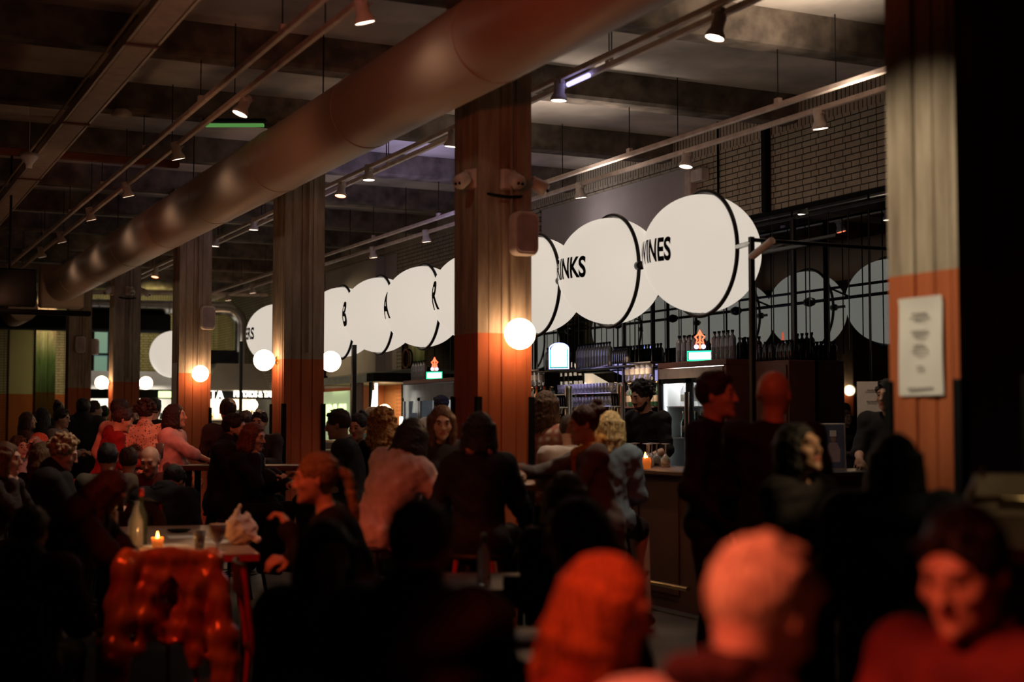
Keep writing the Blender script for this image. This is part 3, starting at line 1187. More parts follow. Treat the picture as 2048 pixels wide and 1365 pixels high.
pil_names = ['near pillar at the right with a paper menu on it', 'centre pillar with floodlights and a lit globe lamp', 'third pillar with globe lamps on both sides',
             'fourth pillar with a round lamp and speaker', 'fifth pillar with two round lamps', 'sixth pillar lit dark red with a small speaker', 'seventh pillar washed in green light']
PY = [4.70, 9.53, 14.37, 19.22, 24.06, 28.90, 33.75]
PX = 4.42
guard = MB()
for sx in (-1, 1):
    for sy in (-1, 1):
        guard.box(*sorted((sx * .19, sx * .232)), *sorted((sy * .19, sy * .236)), 0, 1.67)
pm = None
for i, y in enumerate(PY):
    if pm is None:
        o = pillar_mesh().build('concrete_pillar', M['pillar'], None, (PX, y, 0))
        pm = o.data
        gm = guard.build('corner_guard', M['blackm'], o).data
        cond = MB().tube([(.04, -.24, 2.2), (.04, -.24, 4.5)], .012, 8).build('conduit', M['pillar'], o).data
    else:
        o = bpy.data.objects.new('concrete_pillar', pm)
        COL.objects.link(o)
        o.location = (PX, y, 0)
        for nm, dm in (('corner_guard', gm), ('conduit', cond)):
            c = bpy.data.objects.new(nm, dm)
            COL.objects.link(c)
            c.parent = o
    tag(o, 'square board-marked concrete pillar, ' + pil_names[i], 'pillar', None, 'structure')
for y in PY[2:6]:
    o = bpy.data.objects.new('concrete_pillar', pm)
    COL.objects.link(o)
    o.location = (-1.35, y, 0)
    tag(o, 'concrete pillar of the second row seen only in the mirror', 'pillar', 'second row of pillars', 'structure')

# ------------------------------------------------------------------ big round duct along the hall
d = MB()
R = .30
d.lathe([(R, -2.0), (R, 27.0)], 64, (3.8, 0, 3.96), 0, 'y')
duct = d.build('round_air_duct', M['duct'])
tag(duct, 'fat pale round air duct running the length of the hall under the ceiling', 'duct')
MB().add([(3.8 + math.cos(a) * R * .99, 27.0, 3.96 + math.sin(a) * R * .99) for a in np.linspace(0, 2 * PI, 48, endpoint=False)], [tuple(range(48))]).build('end_cap', M['duct'], duct)
for yy in np.arange(.9, 26.5, 2.42):
    MB().lathe([(R + .001, -.012), (R + .006, -.008), (R + .006, .008), (R + .001, .012)], 64, (3.8, yy, 3.96), 0, 'y').build('seam_ring', M['duct'], duct)
c = MB()
c.bbox(3.42, 4.18, 26.8, 27.15, 3.55, 4.34, .03)
c.build('end_collar', M['duct'], duct)
v_ = MB().lathe([(.0, -.03), (.20, -.03), (.215, .0), (.215, .06)], 32)
v_.xf(Matrix.Translation((3.96, 4.55, 3.96)) @ Matrix.Rotation(math.radians(-38), 4, 'Y') @ Matrix.Translation((0, 0, -.31)))
v_.build('air_outlet', M['grille'], duct)
for yy in np.arange(2, 27, 4.84):
    MB().tube([(3.8, yy, 4.25), (3.8, yy, 4.84)], .006, 6).build('hanger_rod', M['black'], duct)
d = MB().lathe([(.28, 0), (.28, 3.0)], 48, (3.42, 29.3, 3.72), 0, 'y')
d.lathe([(.001, 0), (.28, 0)], 48, (3.42, 29.3, 3.72), 0, 'y')
tag(d.build('round_air_duct', M['duct']), 'short piece of round pale duct at the far left end, half hidden by the screen', 'duct')

# galvanised duct with elbow over the kitchens
pts = [(5.0, 31.4, 3.96), (7.6, 31.4, 3.99)]
for a in np.linspace(0, PI / 2, 7):
    pts.append((7.95 + .38 * math.sin(a), 31.4, 3.62 + .38 * math.cos(a)))
pts += [(8.33, 31.4, 3.3), (8.33, 31.4, 2.75)]
d = MB().tube(pts, .15, 28)
g = d.build('galvanised_duct', M['galv'])
tag(g, 'shiny galvanised round duct with an elbow dropping to the kitchen hood', 'duct')
for x in np.arange(5.2, 7.7, .5):
    MB().lathe([(.151, -.02), (.16, -.01), (.16, .01), (.151, .02)], 28, (x, 31.4, 3.97), 0, 'x').build('joint_ring', M['galv'], g)
tag(MB().tube([(4.2, 31.3, 4.22), (8.9, 31.3, 4.34)], .045, 12).build('water_pipe', M['rail']), 'pale pipe crossing above the galvanised duct', 'pipe')

# ribbed cable tray top left
t = empty('ribbed_tray', 'long ribbed metal ceiling tray running diagonally at top left', 'tray')
MB().box(1.87, 2.07, 5, 30, 4.20, 4.215).build('tray_base', M['tray'], t)
rb = MB()
for y in np.arange(5, 22, .035):
    rb.box(1.88, 2.06, y, y + .014, 4.192, 4.2)
tag(rb.build('rib', M['tray'], t), kind='stuff')
sd = MB().box(1.85, 1.87, 5, 30, 4.19, 4.26).box(2.07, 2.09, 5, 30, 4.19, 4.26)
sd.build('side_rail', M['tray'], t)
for y in (7.5, 10.2, 13.2, 16.5):
    MB().box(1.85, 2.09, y, y + .05, 4.18, 4.19).build('joint_plate', M['rust'], t)
MB().tube([(1.80, 5, 4.24), (1.80, 30, 4.24)], .012, 6).build('cable', M['cream'], t)

# ------------------------------------------------------------------ lighting tracks
def rail(x, z, y0, y1, label, two=None, r=.022):
    t = empty('lighting_track', label, 'lighting track', (0, 0, 0), 0, 'lighting tracks')
    MB().bbox(x - r, x + r, y0, y1, z - r, z + r, .005).build('track_rail', M['rail'], t)
    if two:
        MB().bbox(two[0] - r, two[0] + r, y0, y1, two[1] - r, two[1] + r, .005).build('cable_rail', M['rail'], t)
    for y in np.arange(y0 + .6, y1, 2.42):
        a = MB().tube([(x, y, z), (x, y, 4.85)], .005, 6)
        a.build('hanger_rod', M['black'], t)
        if two:
            MB().tube([(two[0], y + .25, two[1]), (two[0], y + .25, 4.85)], .005, 6).build('hanger_rod', M['black'], t)
            MB().box(two[0] - .02, two[0] + .02, y + .22, y + .28, two[1], two[1] + .06).build('clamp', M['rail'], t)
    return t


rail(3.03, 4.20, -1, 27, 'paired lighting tracks to the left of the big round duct', (2.80, 4.20))
rail(5.3, 4.28, -1, 30, 'lighting track between the big round duct and the bar', (5.42, 4.26))
rail(7.42, 4.10, -1, 31, 'paired lighting tracks above the bar', (7.02, 4.10))
o = MB().tube([(5.36, 9.75, 4.225), (5.36, 10.1, 4.225)], .02, 12).build('light_tube', M['tube'])
tag(o, 'short glowing violet light tube on the middle track', 'light')


def spotlight(loc, target, label, face, group, col, energy, angle=45, real=True):
    """track head: stem, can, bezel and bright face; loc is the face centre"""
    f = Vector(loc)
    aim = (Vector(target) - f).normalized()
    t = empty('track_spotlight', label, 'spotlight', loc, 0, 'spotlights on the ceiling tracks')
    q = aim.to_track_quat('-Z', 'Y').to_matrix().to_4x4()
    can = MB().lathe([(.001, .17), (.040, .17), (.046, .155), (.046, .06), (.066, .025), (.070, .0), (.063, -.004)], 24)
    can.xf(q).build('lamp_can', M['white'], t)
    MB().lathe([(.001, .004), (.060, .004), (.063, .0)], 24).xf(q).build('lamp_face', face, t)
    up = q @ Vector((0, 0, .10))
    zt = {3.03: 4.20, 5.3: 4.28, 7.42: 4.10}[min((3.03, 5.3, 7.42), key=lambda a: abs(a - loc[0]))]
    top = Vector((up.x, up.y, zt - loc[2] - .02))
    MB().tube([up, (up.x, up.y, up.z + .03), top], .008, 8).build('stem', M['white'], t)
    MB().bbox(top.x - .02, top.x + .02, top.y - .06, top.y + .06, top.z - .03, top.z, .004).build('track_adapter', M['white'], t)
    cb = [up + Vector((.045, 0, 0)), up + Vector((.08, .02, .04)), top + Vector((.04, .03, -.03)), top + Vector((.0, .04, -.02))]
    MB().tube(cb, .004, 6).build('cable', M['white'], t)
    if real and energy:
        lamp('SPOT', 'spot_lamp', f + aim * .012, energy, col, target, .05, angle, .6)
    return t


WARM = (1.0, .74, .52)
REDL = (1.0, .10, .045)
pos = ['nearest', 'second', 'third', 'fourth', 'fifth', 'sixth', 'seventh']
for i, (y, z) in enumerate([(8.47, 4.036), (11.525, 4.045), (13.83, 4.052), (16.39, 4.05), (18.92, 4.1), (21.5, 4.1), (23.6, 4.1)]):
    spotlight((3.03, y, z), (1.9, 11.6, 1.2) if i == 1 else (3.03 + 1.1, y + .3, 0), pos[i] + ' white spotlight on the track left of the round duct', M['spotface'], None, WARM, [5, 130, 5, 5, 5, 5, 5][i], [150, 40, 150, 150, 150, 150, 150][i])
for i, (y, z, tg, red) in enumerate([(7.89, 4.063, (4.7, 7.4, 0), 0), (10.15, 4.10, (5.5, 11.5, 0), 0), (12.37, 4.11, (5.0, 12.9, 0), 0), (14.66, 4.14, (5.3, 14.5, 0), 0),
                                  (15.62, 4.10, (4.6, 15.0, 0), 1), (19.36, 4.157, (5.2, 19.6, 0), 0), (21.56, 4.17, (5.0, 21.9, 0), 0), (26.0, 4.1, (4.6, 25.5, 0), 1)]):
    nm = ['nearest', 'second', 'third', 'fourth', 'red glowing', 'next after the red', 'seventh', 'far red glowing'][i]
    spotlight((5.3, y, z), (4.62, 8.1, 1.3) if i == 0 else (5.25, 10.3, 1.4) if i == 1 else tg, nm + ' spotlight on the track between round duct and bar', M['spotred'] if red else M['spotface'], None, REDL if red else WARM, [135, 110, 50, 40, 60, 40, 30, 40][i], [52, 60, 60, 60, 70, 60, 60, 70][i])
for i, (y, z) in enumerate([(9.49, 3.935), (11.56, 3.95), (13.69, 3.95), (18.17, 3.97), (20.3, 3.97), (27.1, 3.98), (29.0, 3.98)]):
    spotlight((7.42, y, z), (7.0, 11.45, 1.4) if i == 1 else (8.0, y + .1, 0), pos[i] + ' white spotlight on the track above the bar', M['spotface'], None, WARM, [50, 70, 90, 70, 60, 40, 40][i], 75)

# smoke detector, hanging loudspeaker and exit light among the ceiling services
b = MB().lathe([(.001, .06), (.06, .06), (.09, .04), (.10, .0), (.001, -.01)], 24)
tag(b.build('smoke_detector', M['white'], None, (2.54, 14.16, 4.50)), 'round pale smoke detector dish near the ribbed tray', 'detector')
b = MB().lathe([(.001, .09), (.09, .09), (.085, .05), (.03, -.02), (.03, -.05), (.001, -.05)], 24)
b.tube([(0, 0, .09), (0, 0, .8)], .005, 6)
tag(b.build('pendant_speaker', M['white'], None, (1.72, 14.5, 4.02)), 'small pale funnel-shaped ceiling device under the ribbed tray', 'speaker')
b = MB().bbox(-.28, .28, -.02, .02, -.016, .016, .005)
ex = b.build('exit_sign', M['exit'], None, (3.42, 13.2, 4.30), -.45)
tag(ex, 'slim green glowing exit light left of the round duct', 'exit light')
MB().bbox(-.30, .30, -.035, .035, .036, .06, .005).build('housing', M['blackm'], ex)
tag(MB().bbox(-8, 3.5, 15.9, 16.0, 4.34, 4.42, .01).build('pipe', M['rust']), 'dark pipe crossing the ceiling beside the green exit light', 'pipe')

# hanging black screen at the left edge
t = empty('hanging_screen', 'black hanging screen box cut by the left edge of the view', 'screen', (1.62, 17.85, 2.86))
MB().bbox(-.6, .60, -.06, .06, 0, .45, .015).build('screen_body', M['blackm'], t)
MB().tube([(.3, 0, .45), (.3, 0, 1.98)], .015, 8).build('ceiling_mount', M['black'], t)
MB().bbox(-.6, 1.25, -.03, .10, -.09, -.03, .01).build('lower_rail', M['blackm'], t)

# ------------------------------------------------------------------ fixtures on the pillars
def globe_lamp(loc, label, wall, energy=16):
    t = empty('globe_wall_lamp', label, 'wall lamp', loc, 0, 'glowing globe lamps')
    b = MB()
    b.sphere((0, 0, 0), .11, 40, 24)
    b.build('glass_globe', M['lamp'], t)
    wx, wy = wall
    L = .125
    s = MB().tube([(wx * .10, wy * .10, 0), (wx * (L + .02), wy * (L + .02), 0)], .018, 12)
    s.build('arm', M['gold'], t)
    a = MB().tube([(wx * (L + .005), wy * (L + .005), 0), (wx * (L + .025), wy * (L + .025), 0)], .045, 20)
    a.build('wall_plate', M['gold'], t)
    return t


globe_lamp((4.47, 9.53 - .215 - .145, 2.12), 'brightest glowing globe lamp on the front of the centre pillar', (0, 1))
globe_lamp((4.42 - .36, 14.37, 2.12), 'glowing globe lamp on the left side of the third pillar', (1, 0))
globe_lamp((4.42 + .36, 14.37, 2.12), 'glowing globe lamp on the right side of the third pillar', (-1, 0))
globe_lamp((4.46, 19.22 - .36, 2.12), 'glowing globe lamp on the front of the fourth pillar', (0, 1))
globe_lamp((4.42 - .36, 24.06, 2.12), 'glowing globe lamp on the left side of the fifth pillar', (1, 0))
globe_lamp((4.42 + .36, 24.06, 2.12), 'glowing globe lamp on the right side of the fifth pillar', (-1, 0))
g_ = globe_lamp((-1.35, 24.06 - .36, 2.12), 'glowing globe lamp seen only in the mirror', (0, 1))


def wall_speaker(loc, rz, label, s=1.0, mat='white'):
    t = empty('wall_speaker', label, 'speaker', loc, rz, 'rounded wall speakers')
    prof = []
    W, H_, r = .095 * s, .16 * s, .05 * s
    for cx, cz, a0 in ((W - r, H_ - r, 0), (-W + r, H_ - r, 90), (-W + r, -H_ + r, 180), (W - r, -H_ + r, 270)):
        for a in np.linspace(a0, a0 + 90, 6):
            prof.append((cx + r * math.cos(math.radians(a)), cz + r * math.sin(math.radians(a))))
    n = len(prof)

    def rings(scales):
        b = MB()
        vs = []
        for sc, yy in scales:
            vs += [(x * sc, yy, z * sc) for x, z in prof]
        fs = [(i * n + k, i * n + (k + 1) % n, (i + 1) * n + (k + 1) % n, (i + 1) * n + k) for i in range(len(scales) - 1) for k in range(n)]
        b.add(vs, fs, 0, False)
        b.add(vs[-n:], [tuple(range(n))], 0)
        return b
    rings([(.8, .0), (.95, -.02), (1.0, -.05), (1.0, -.12), (.95, -.14)]).build('cabinet', M[mat], t)
    rings([(.86, -.135), (.84, -.146)]).build('grille', M['grille'], t)
    MB().box(-.03, .03, -.01, .03, -.04, .04).build('bracket', M['blackm'], t)
    return t


wall_speaker((4.52, 9.29, 2.85), 0, 'rounded pale wall speaker on the centre pillar above the globe lamp')
wall_speaker((4.56, 18.98, 2.87), 0, 'rounded pale wall speaker on the fourth pillar')
wall_speaker((4.40, 28.66, 2.97), 0, 'small reddish rounded speaker on the front of the sixth pillar')
wall_speaker((4.66, 28.95, 2.95), 1.1, 'reddish rounded speaker turned sideways beside the sixth pillar')


def floodlights(px_, y, z, who):
    for k, (dx, dy, rz, nm) in enumerate(((-.22, -.12, -1.1, 'left corner'), (.02, -.22, .15, 'front'), (.22, -.1, 1.0, 'right corner'))):
        t = empty('floodlight', 'pale twin-eyed floodlight on the %s of the %s pillar' % (nm, who), 'floodlight', (px_ + dx, y + dy, z), rz, 'twin-eyed floodlights on the pillars')
        MB().bbox(-.06, .06, -.03, .02, -.06, .09, .008).build('base_box', M['white'], t)
        MB().tube([(0, -.02, .05), (0, -.07, .06), (0, -.10, .03)], .016, 10).build('joint', M['white'], t)
        h = MB().lathe([(.001, .07), (.035, .07), (.05, .05), (.055, -.03), (.045, -.05), (.001, -.05)], 20)
        h.xf(Matrix.Translation((0, -.12, -.01)) @ Matrix.Rotation(math.radians(-60), 4, 'X'))
        h.build('lamp_head', M['white'], t)
        e = MB()
        for sx in (-.018, .018):
            e.sphere((sx, -.165, -.035), .012, 12, 8)
        e.build('lens', M['blackm'], t)
    pts = [(px_ + math.sin(a) * .25, y - math.cos(a) * .25, z - .10 - .015 * math.cos(a * 3)) for a in np.linspace(-1.0, 1.3, 14)]
    c = MB().tube(pts, .012, 8)
    tag(c.build('cable_loop', M['blackm']), 'dark cable wrapped round the %s pillar below the floodlights' % who, 'cable')


floodlights(4.42, 9.53, 3.24, 'centre')
floodlights(4.42, 24.06, 3.62, 'fifth')

# menu sheet on the near pillar: blocks of small text
t = empty('menu_poster', 'long white paper menu taped to the orange part of the near pillar', 'poster', (4.196, 4.70, 1.815))
b = MB()
nx, nz = 8, 12
vs, fs = [], []
for j in range(nz + 1):
    for i in range(nx + 1):
        yy, zz = -.135 + .27 * i / nx, -.21 + .42 * j / nz
        vs.append((-.006 - .004 * math.sin(i * .9 + j * .3) - (.006 if j == nz else 0), yy, zz))
fs = [(j * (nx + 1) + i, j * (nx + 1) + i + 1, (j + 1) * (nx + 1) + i + 1, (j + 1) * (nx + 1) + i) for j in range(nz) for i in range(nx)]
b.add(vs, fs, 0, True)
b.add([(v[0] + .002, v[1], v[2]) for v in vs], [f[::-1] for f in fs], 0, True)
b.build('paper_sheet', M['paper'], t)


def text_lines(name, rows, mat, parent, x, s=1, cy=0, rg=random.Random(3)):
    """rows of small print too fine to read: (z, width, height)"""
    for z, wd_, h in rows:
        b = MB()
        y = -wd_ / 2
        while y < wd_ / 2:
            L = rg.uniform(.006, .02) * s
            b.box(x - .0015, x, cy + y, cy + min(y + L, wd_ / 2), z, z + h)
            y += L + .004 * s
        tag(b.build(name, mat, parent), kind='stuff')


text_lines('printed_text', [(.135, .09, .008), (.120, .12, .005), (.108, .06, .004), (.06, .10, .007), (.046, .08, .005), (.034, .05, .004),
                            (.0, .07, .008), (-.013, .09, .005), (-.026, .10, .005), (-.038, .05, .004), (-.09, .04, .007), (-.103, .05, .004), (-.185, .16, .010)], M['ink'], t, -.0125)
t = empty('menu_poster', 'narrow white paper notice on the fourth pillar side', 'poster', (4.196, 19.20, 1.95))
MB().box(-.004, 0, -.13, .13, -.32, .32).build('paper_sheet', M['paper'], t)
t = empty('menu_poster', 'white paper menu hanging in front of the mirror beside the bartender', 'poster', (8.27, 9.9, 1.56), math.radians(50))
MB().box(-.004, 0, -.13, .13, -.30, .28).build('paper_sheet', M['paper'], t)
text_lines('printed_text', [(.20, .09, .010), (.185, .12, .006), (.10, .10, .010), (.085, .08, .006), (.0, .09, .010), (-.015, .12, .006), (-.11, .1, .008)], M['ink'], t, -.005)
MB().tube([(0, 0, .28), (0, 0, 1.4)], .003, 6).build('string', M['black'], t)

# ------------------------------------------------------------------ sign globes over the bar
def curved_text(txt, h, wid, parent, R=.504):
    vs, fs = text_mesh(txt, 1.0, 0, .032, 6)
    xs = [v[0] for v in vs]
    ys = [v[1] for v in vs]
    x0, x1, y0, y1 = min(xs), max(xs), min(ys), max(ys)
    # cut the glyph faces into thin strips so they follow the ball
    import bmesh
    bm = bmesh.new()
    bv = [bm.verts.new(((v[0] - (x0 + x1) / 2) / (x1 - x0) * wid, (v[1] - (y0 + y1) / 2) / (y1 - y0) * h, 0)) for v in vs]
    for f in fs:
        try:
            bm.faces.new([bv[i] for i in f])
        except ValueError:
            pass
    for k in range(1, 26):
        g = bm.verts[:] + bm.edges[:] + bm.faces[:]
        bmesh.ops.bisect_plane(bm, geom=g, plane_co=(-wid / 2 + wid * k / 26, 0, 0), plane_no=(1, 0, 0))
    for k in range(1, 8):
        g = bm.verts[:] + bm.edges[:] + bm.faces[:]
        bmesh.ops.bisect_plane(bm, geom=g, plane_co=(0, -h / 2 + h * k / 8, 0), plane_no=(0, 1, 0))
    for v in bm.verts:
        a, b = v.co.x / R, v.co.y / R
        v.co = (-R * math.cos(b) * math.cos(a), -R * math.cos(b) * math.sin(a), R * math.sin(b))
    me = bpy.data.meshes.new('lettering')
    bm.to_mesh(me)
    bm.free()
    me.materials.append(M['blackm'])
    o = bpy.data.objects.new('lettering', me)
    COL.objects.link(o)
    o.parent = parent
    return o


GX, GZ = 6.6, 2.90
sph = MB().sphere((0, 0, 0), .5, 64, 40).build('x', M['globe']).data
rg_ = MB().tube([(0, .525 * math.cos(a), .525 * math.sin(a)) for a in np.linspace(0, 2 * PI, 72, endpoint=False)], .018, 10, closed=True).build('x', M['black']).data
rd_ = MB().tube([(0, .52, 0), (0, 1.03, 0)], .018, 10).lathe([(.001, .505), (.04, .505), (.04, .56), (.018, .57)], 14, (0, 0, 0), 0, 'y').lathe([(.018, .97), (.04, .98), (.04, 1.045), (.001, 1.045)], 14, (0, 0, 0), 0, 'y').build('x', M['black']).data
br_ = MB().box(-.012, .012, -.02, .02, .498, .53).build('x', M['galv']).data
br2_ = MB().box(-.012, .012, -.02, .02, -.53, -.498).build('x', M['galv']).data
for o in [x for x in COL.objects if x.name.startswith('x')]:
    bpy.data.objects.remove(o)
gl = ['the WINES lettering, nearest and largest', 'the DRINKS lettering', 'no letter, half behind the centre pillar', 'the letter R', 'the letter A', 'the letter B',
      'no letter, right of the third pillar', 'no letter, hidden by the third pillar', 'the end of the BEERS lettering', '']
ys = [10.05 + 1.55 * k for k in range(8)] + [22.62, 30.35]
texts = {0: ('WINES', .20, .48), 1: ('DRINKS', .20, .60), 3: ('R', .33, .17), 4: ('A', .33, .19), 5: ('B', .33, .17), 8: ('BEERS', .20, .48)}
for k, y in enumerate(ys):
    if k == 7:
        continue
    lb = 'big glowing white sign globe over the bar with ' + gl[k] if k < 9 else 'big glowing white globe furthest back, cut by the fourth pillar'
    t = empty('sign_globe', lb, 'globe light', (GX, y, GZ), 0, 'sign globes over the bar')
    for nm, dm in (('glowing_ball', sph), ('black_hoop', rg_), ('hoop_bracket', br_), ('hoop_bracket', br2_)) + ((('axle', rd_),) if k < 8 else ()):
        c = bpy.data.objects.new(nm, dm)
        COL.objects.link(c)
        c.parent = t
    if k in texts:
        curved_text(*texts[k], t)

# frame of posts and rods carrying the globes
t = empty('sign_stand', 'black steel post and crossbars carrying the row of sign globes at the bar end', 'frame')
MB().bbox(6.58, 6.62, 9.31, 9.35, 1.10, 2.96, .004).build('post', M['black'], t)
MB().tube([(6.6, 9.33, 2.91), (6.6, 9.53, 2.90)], .022, 10).build('axle', M['galv'], t)
MB().bbox(6.6, 8.93, 9.31, 9.34, 2.92, 2.95, .004).build('crossbar', M['black'], t)
MB().tube([(7.16, 9.33, 2.93), (7.16, 22.3, 2.93)], .02, 10).build('rear_rail', M['black'], t)
MB().tube([(7.45, 9.33, 3.02), (7.45, 22.3, 3.02)], .016, 10).build('rear_rail', M['black'], t)
for k in range(8):
    yk = 10.05 + 1.55 * k
    MB().lathe([(.001, -.09), (.045, -.07), (.06, 0), (.045, .07), (.001, .09)], 14, (7.16, yk + .77, 2.93), 0, 'y').build('rail_knuckle', M['black'], t)
    MB().tube([(7.16, yk, 2.93), (7.45, yk, 3.02)], .012, 8).build('strut', M['black'], t)
MB().tube([(6.6, 9.33, 2.80), (6.6, 9.05, 2.90)], .03, 12).build('end_spot', M['white'], t)
t = empty('steel_post', 'dark steel post lit blue between the third pillar and the canopy', 'frame')
MB().bbox(6.57, 6.63, 18.79, 18.85, 1.10, 2.55, .004).build('post', M['black'], t)
t = empty('steel_post', 'thin black post in front of the steel kitchen hood', 'frame')
MB().bbox(6.57, 6.62, 24.8, 24.85, 0, 2.9, .004).build('post', M['black'], t)

# ------------------------------------------------------------------ mirror and the rack of rods in front of it
t = empty('bar_mirror', 'long smoked mirror behind the bar reflecting the globes', 'mirror', (8.93, 0, 0))
MB().box(-.005, .005, 5.2, 22.9, .98, 3.66).build('mirror_glass', M['mirror'], t)
f = MB().box(-.02, .01, 5.15, 22.95, 3.66, 3.70).box(-.02, .01, 22.9, 22.95, .95, 3.7).box(-.02, .01, 5.15, 22.95, .93, .98)
f.build('mirror_frame', M['blackm'], t)
for y in np.arange(5.9, 22.8, 1.2):
    MB().box(-.012, -.004, y - .008, y + .008, .98, 3.66).build('panel_joint', M['blackm'], t)
rk = empty('rod_rack', 'rack of thin vertical black rods hung in front of the mirror', 'rack', (8.72, 0, 0))
MB().bbox(-.012, .012, 9.4, 22.0, 3.52, 3.545, .003).build('top_bar', M['black'], rk)
rdm = None
for k, y in enumerate(np.arange(9.55, 20.4, .3)):
    if rdm is None:
        q = MB().tube([(0, 0, 2.16), (0, 0, 3.53)], .006, 6).build('rod', M['black'], rk)
        rdm = q.data
    else:
        q = bpy.data.objects.new('rod', rdm)
        COL.objects.link(q)
        q.parent = rk
    q.location = (0, y, 0)
for y in (9.3, 11.6, 15.0, 18.2):
    MB().bbox(-.02, .02, y - .02, y + .02, .95, 3.53, .004).build('upright', M['black'], rk)

# wall pipes, pilaster edge, junction box
tag(MB().bbox(8.87, 8.95, 12.28, 12.36, 3.7, 4.85, .01).build('wall_pipe', M['blackm']), 'black vertical pipe on the brick wall above the mirror', 'pipe')
tag(MB().tube([(8.93, 13.25, 3.7), (8.93, 13.25, 4.85)], .012, 8).build('wall_cable', M['blackm']), 'thin vertical cable on the brick wall beside the plaster bay', 'cable')
tag(MB().bbox(8.86, 8.98, 13.72, 13.84, 3.7, 4.38, .01).build('bay_edge_strip', M['rail']), 'pale edge strip where plaster bay meets the brick wall', 'trim')
tag(MB().bbox(8.84, 8.95, 13.45, 13.68, 4.22, 4.36, .01).build('junction_box', M['white']), 'small pale junction box on the brick wall corner', 'box')
tag(MB().bbox(8.80, 8.98, 23.95, 24.12, 0, 4.45, .01).build('pilaster', M['plaster']), 'grey pilaster left of the mirror', 'pilaster', None, 'structure')

# ------------------------------------------------------------------ bar counter
t = empty('bar_counter', 'long dark reddish wooden bar counter under the row of sign globes', 'bar counter')
MB().bbox(6.0, 6.72, 8.9, 19.0, 1.06, 1.10, .008).build('worktop', M['wood'], t)
MB().bbox(6.72, 8.15, 8.9, 9.5, 1.06, 1.10, .008).build('end_worktop', M['greyb'], t)
b = MB().box(6.08, 6.68, 8.95, 19.0, .0, 1.06)
for y in np.arange(9.6, 19, .62):
    b.box(6.068, 6.08, y, y + .585, .12, 1.0)
b.build('front_panel', M['wood'], t)
MB().box(6.68, 8.15, 8.95, 9.45, 0, 1.06).build('end_panel', M['redwood'], t)
MB().tube([(5.9, 9.2, .22), (5.9, 18.9, .22)], .02, 10).build('foot_rail', M['gold'], t)
t = empty('back_counter', 'dark back counter below the mirror carrying bottles', 'counter')
MB().bbox(8.28, 8.88, 13.65, 19.1, .91, .95, .006).build('worktop', M['wood'], t)
MB().box(8.32, 8.88, 13.65, 19.1, 0, .91).build('cabinet_front', M['redwood'], t)

# ------------------------------------------------------------------ glass-door fridge and tall cabinets
t = empty('drinks_fridge', 'wood-framed two-door drinks fridge with lit white interior behind the bar', 'fridge', (8.3, 12.2, 0))
MB().bbox(0, .55, 0, 1.34, 2.07, 2.13, .006).build('top_panel', M['redwood'], t)
MB().bbox(0, .55, 0, .05, 0, 2.07, .006).build('side_panel', M['redwood'], t)
MB().bbox(0, .55, 1.29, 1.34, 0, 2.07, .006).build('side_panel', M['redwood'], t)
MB().box(.50, .54, .05, 1.29, .6, 2.05).build('back_panel', M['paper'], t)
MB().box(0.01, .54, .05, 1.29, 0, .6).build('plinth', M['blackm'], t)
MB().box(.02, .5, 1.275, 1.288, .6, 2.05).build('inner_liner', M['paper'], t)
MB().box(.02, .5, .052, .060, .6, 2.05).build('inner_liner', M['paper'], t)
for z in (.95, 1.30, 1.64):
    MB().box(.06, .5, .06, 1.28, z, z + .012).build('shelf', M['galv'], t)
MB().box(-.01, .05, .05, 1.29, 1.95, 2.06).build('header', M['greyb'], t)
for y0, y1 in ((.06, .665), (.675, 1.28)):
    d = MB()
    d.box(-.025, .01, y0, y0 + .05, .62, 1.95).box(-.025, .01, y1 - .05, y1, .62, 1.95).box(-.025, .01, y0, y1, 1.9, 1.95).box(-.025, .01, y0, y1, .62, .67)
    dd = d.build('door', M['blackm'], t)
    MB().box(-.012, -.006, y0 + .05, y1 - .05, .67, 1.9).build('door_pane', M['pane'], dd)
    MB().tube([(-.045, y1 - .03 if y0 < .1 else y0 + .03, .8), (-.045, y1 - .03 if y0 < .1 else y0 + .03, 1.8)], .008, 8).build('handle', M['galv'], dd)
MB().box(.10, .42, .1, 1.24, 1.955, 1.965).build('light_strip', emit('fridge_strip', (.85, .95, 1.0), 22.0), t)
MB().box(.06, .075, 1.262, 1.272, .7, 1.94).build('light_strip', emit('fridge_strip_side', (.85, .95, 1.0), 14.0), t)
t = empty('tall_cabinet', 'tall dark reddish cabinet right of the drinks fridge, bottles on top', 'cabinet', (8.58, 11.52, 0))
MB().bbox(0, .33, 0, .62, 0, 2.10, .008).build('body', M['redwood'], t)
for y0, y1 in ((.02, .60),):
    d = MB().bbox(-.018, .0, y0, y1, .1, 2.05, .004).build('door', M['redwood'], t)
    MB().tube([(-.03, y0 + .05, 1.0), (-.03, y0 + .05, 1.15)], .006, 8).build('handle', M['galv'], d)
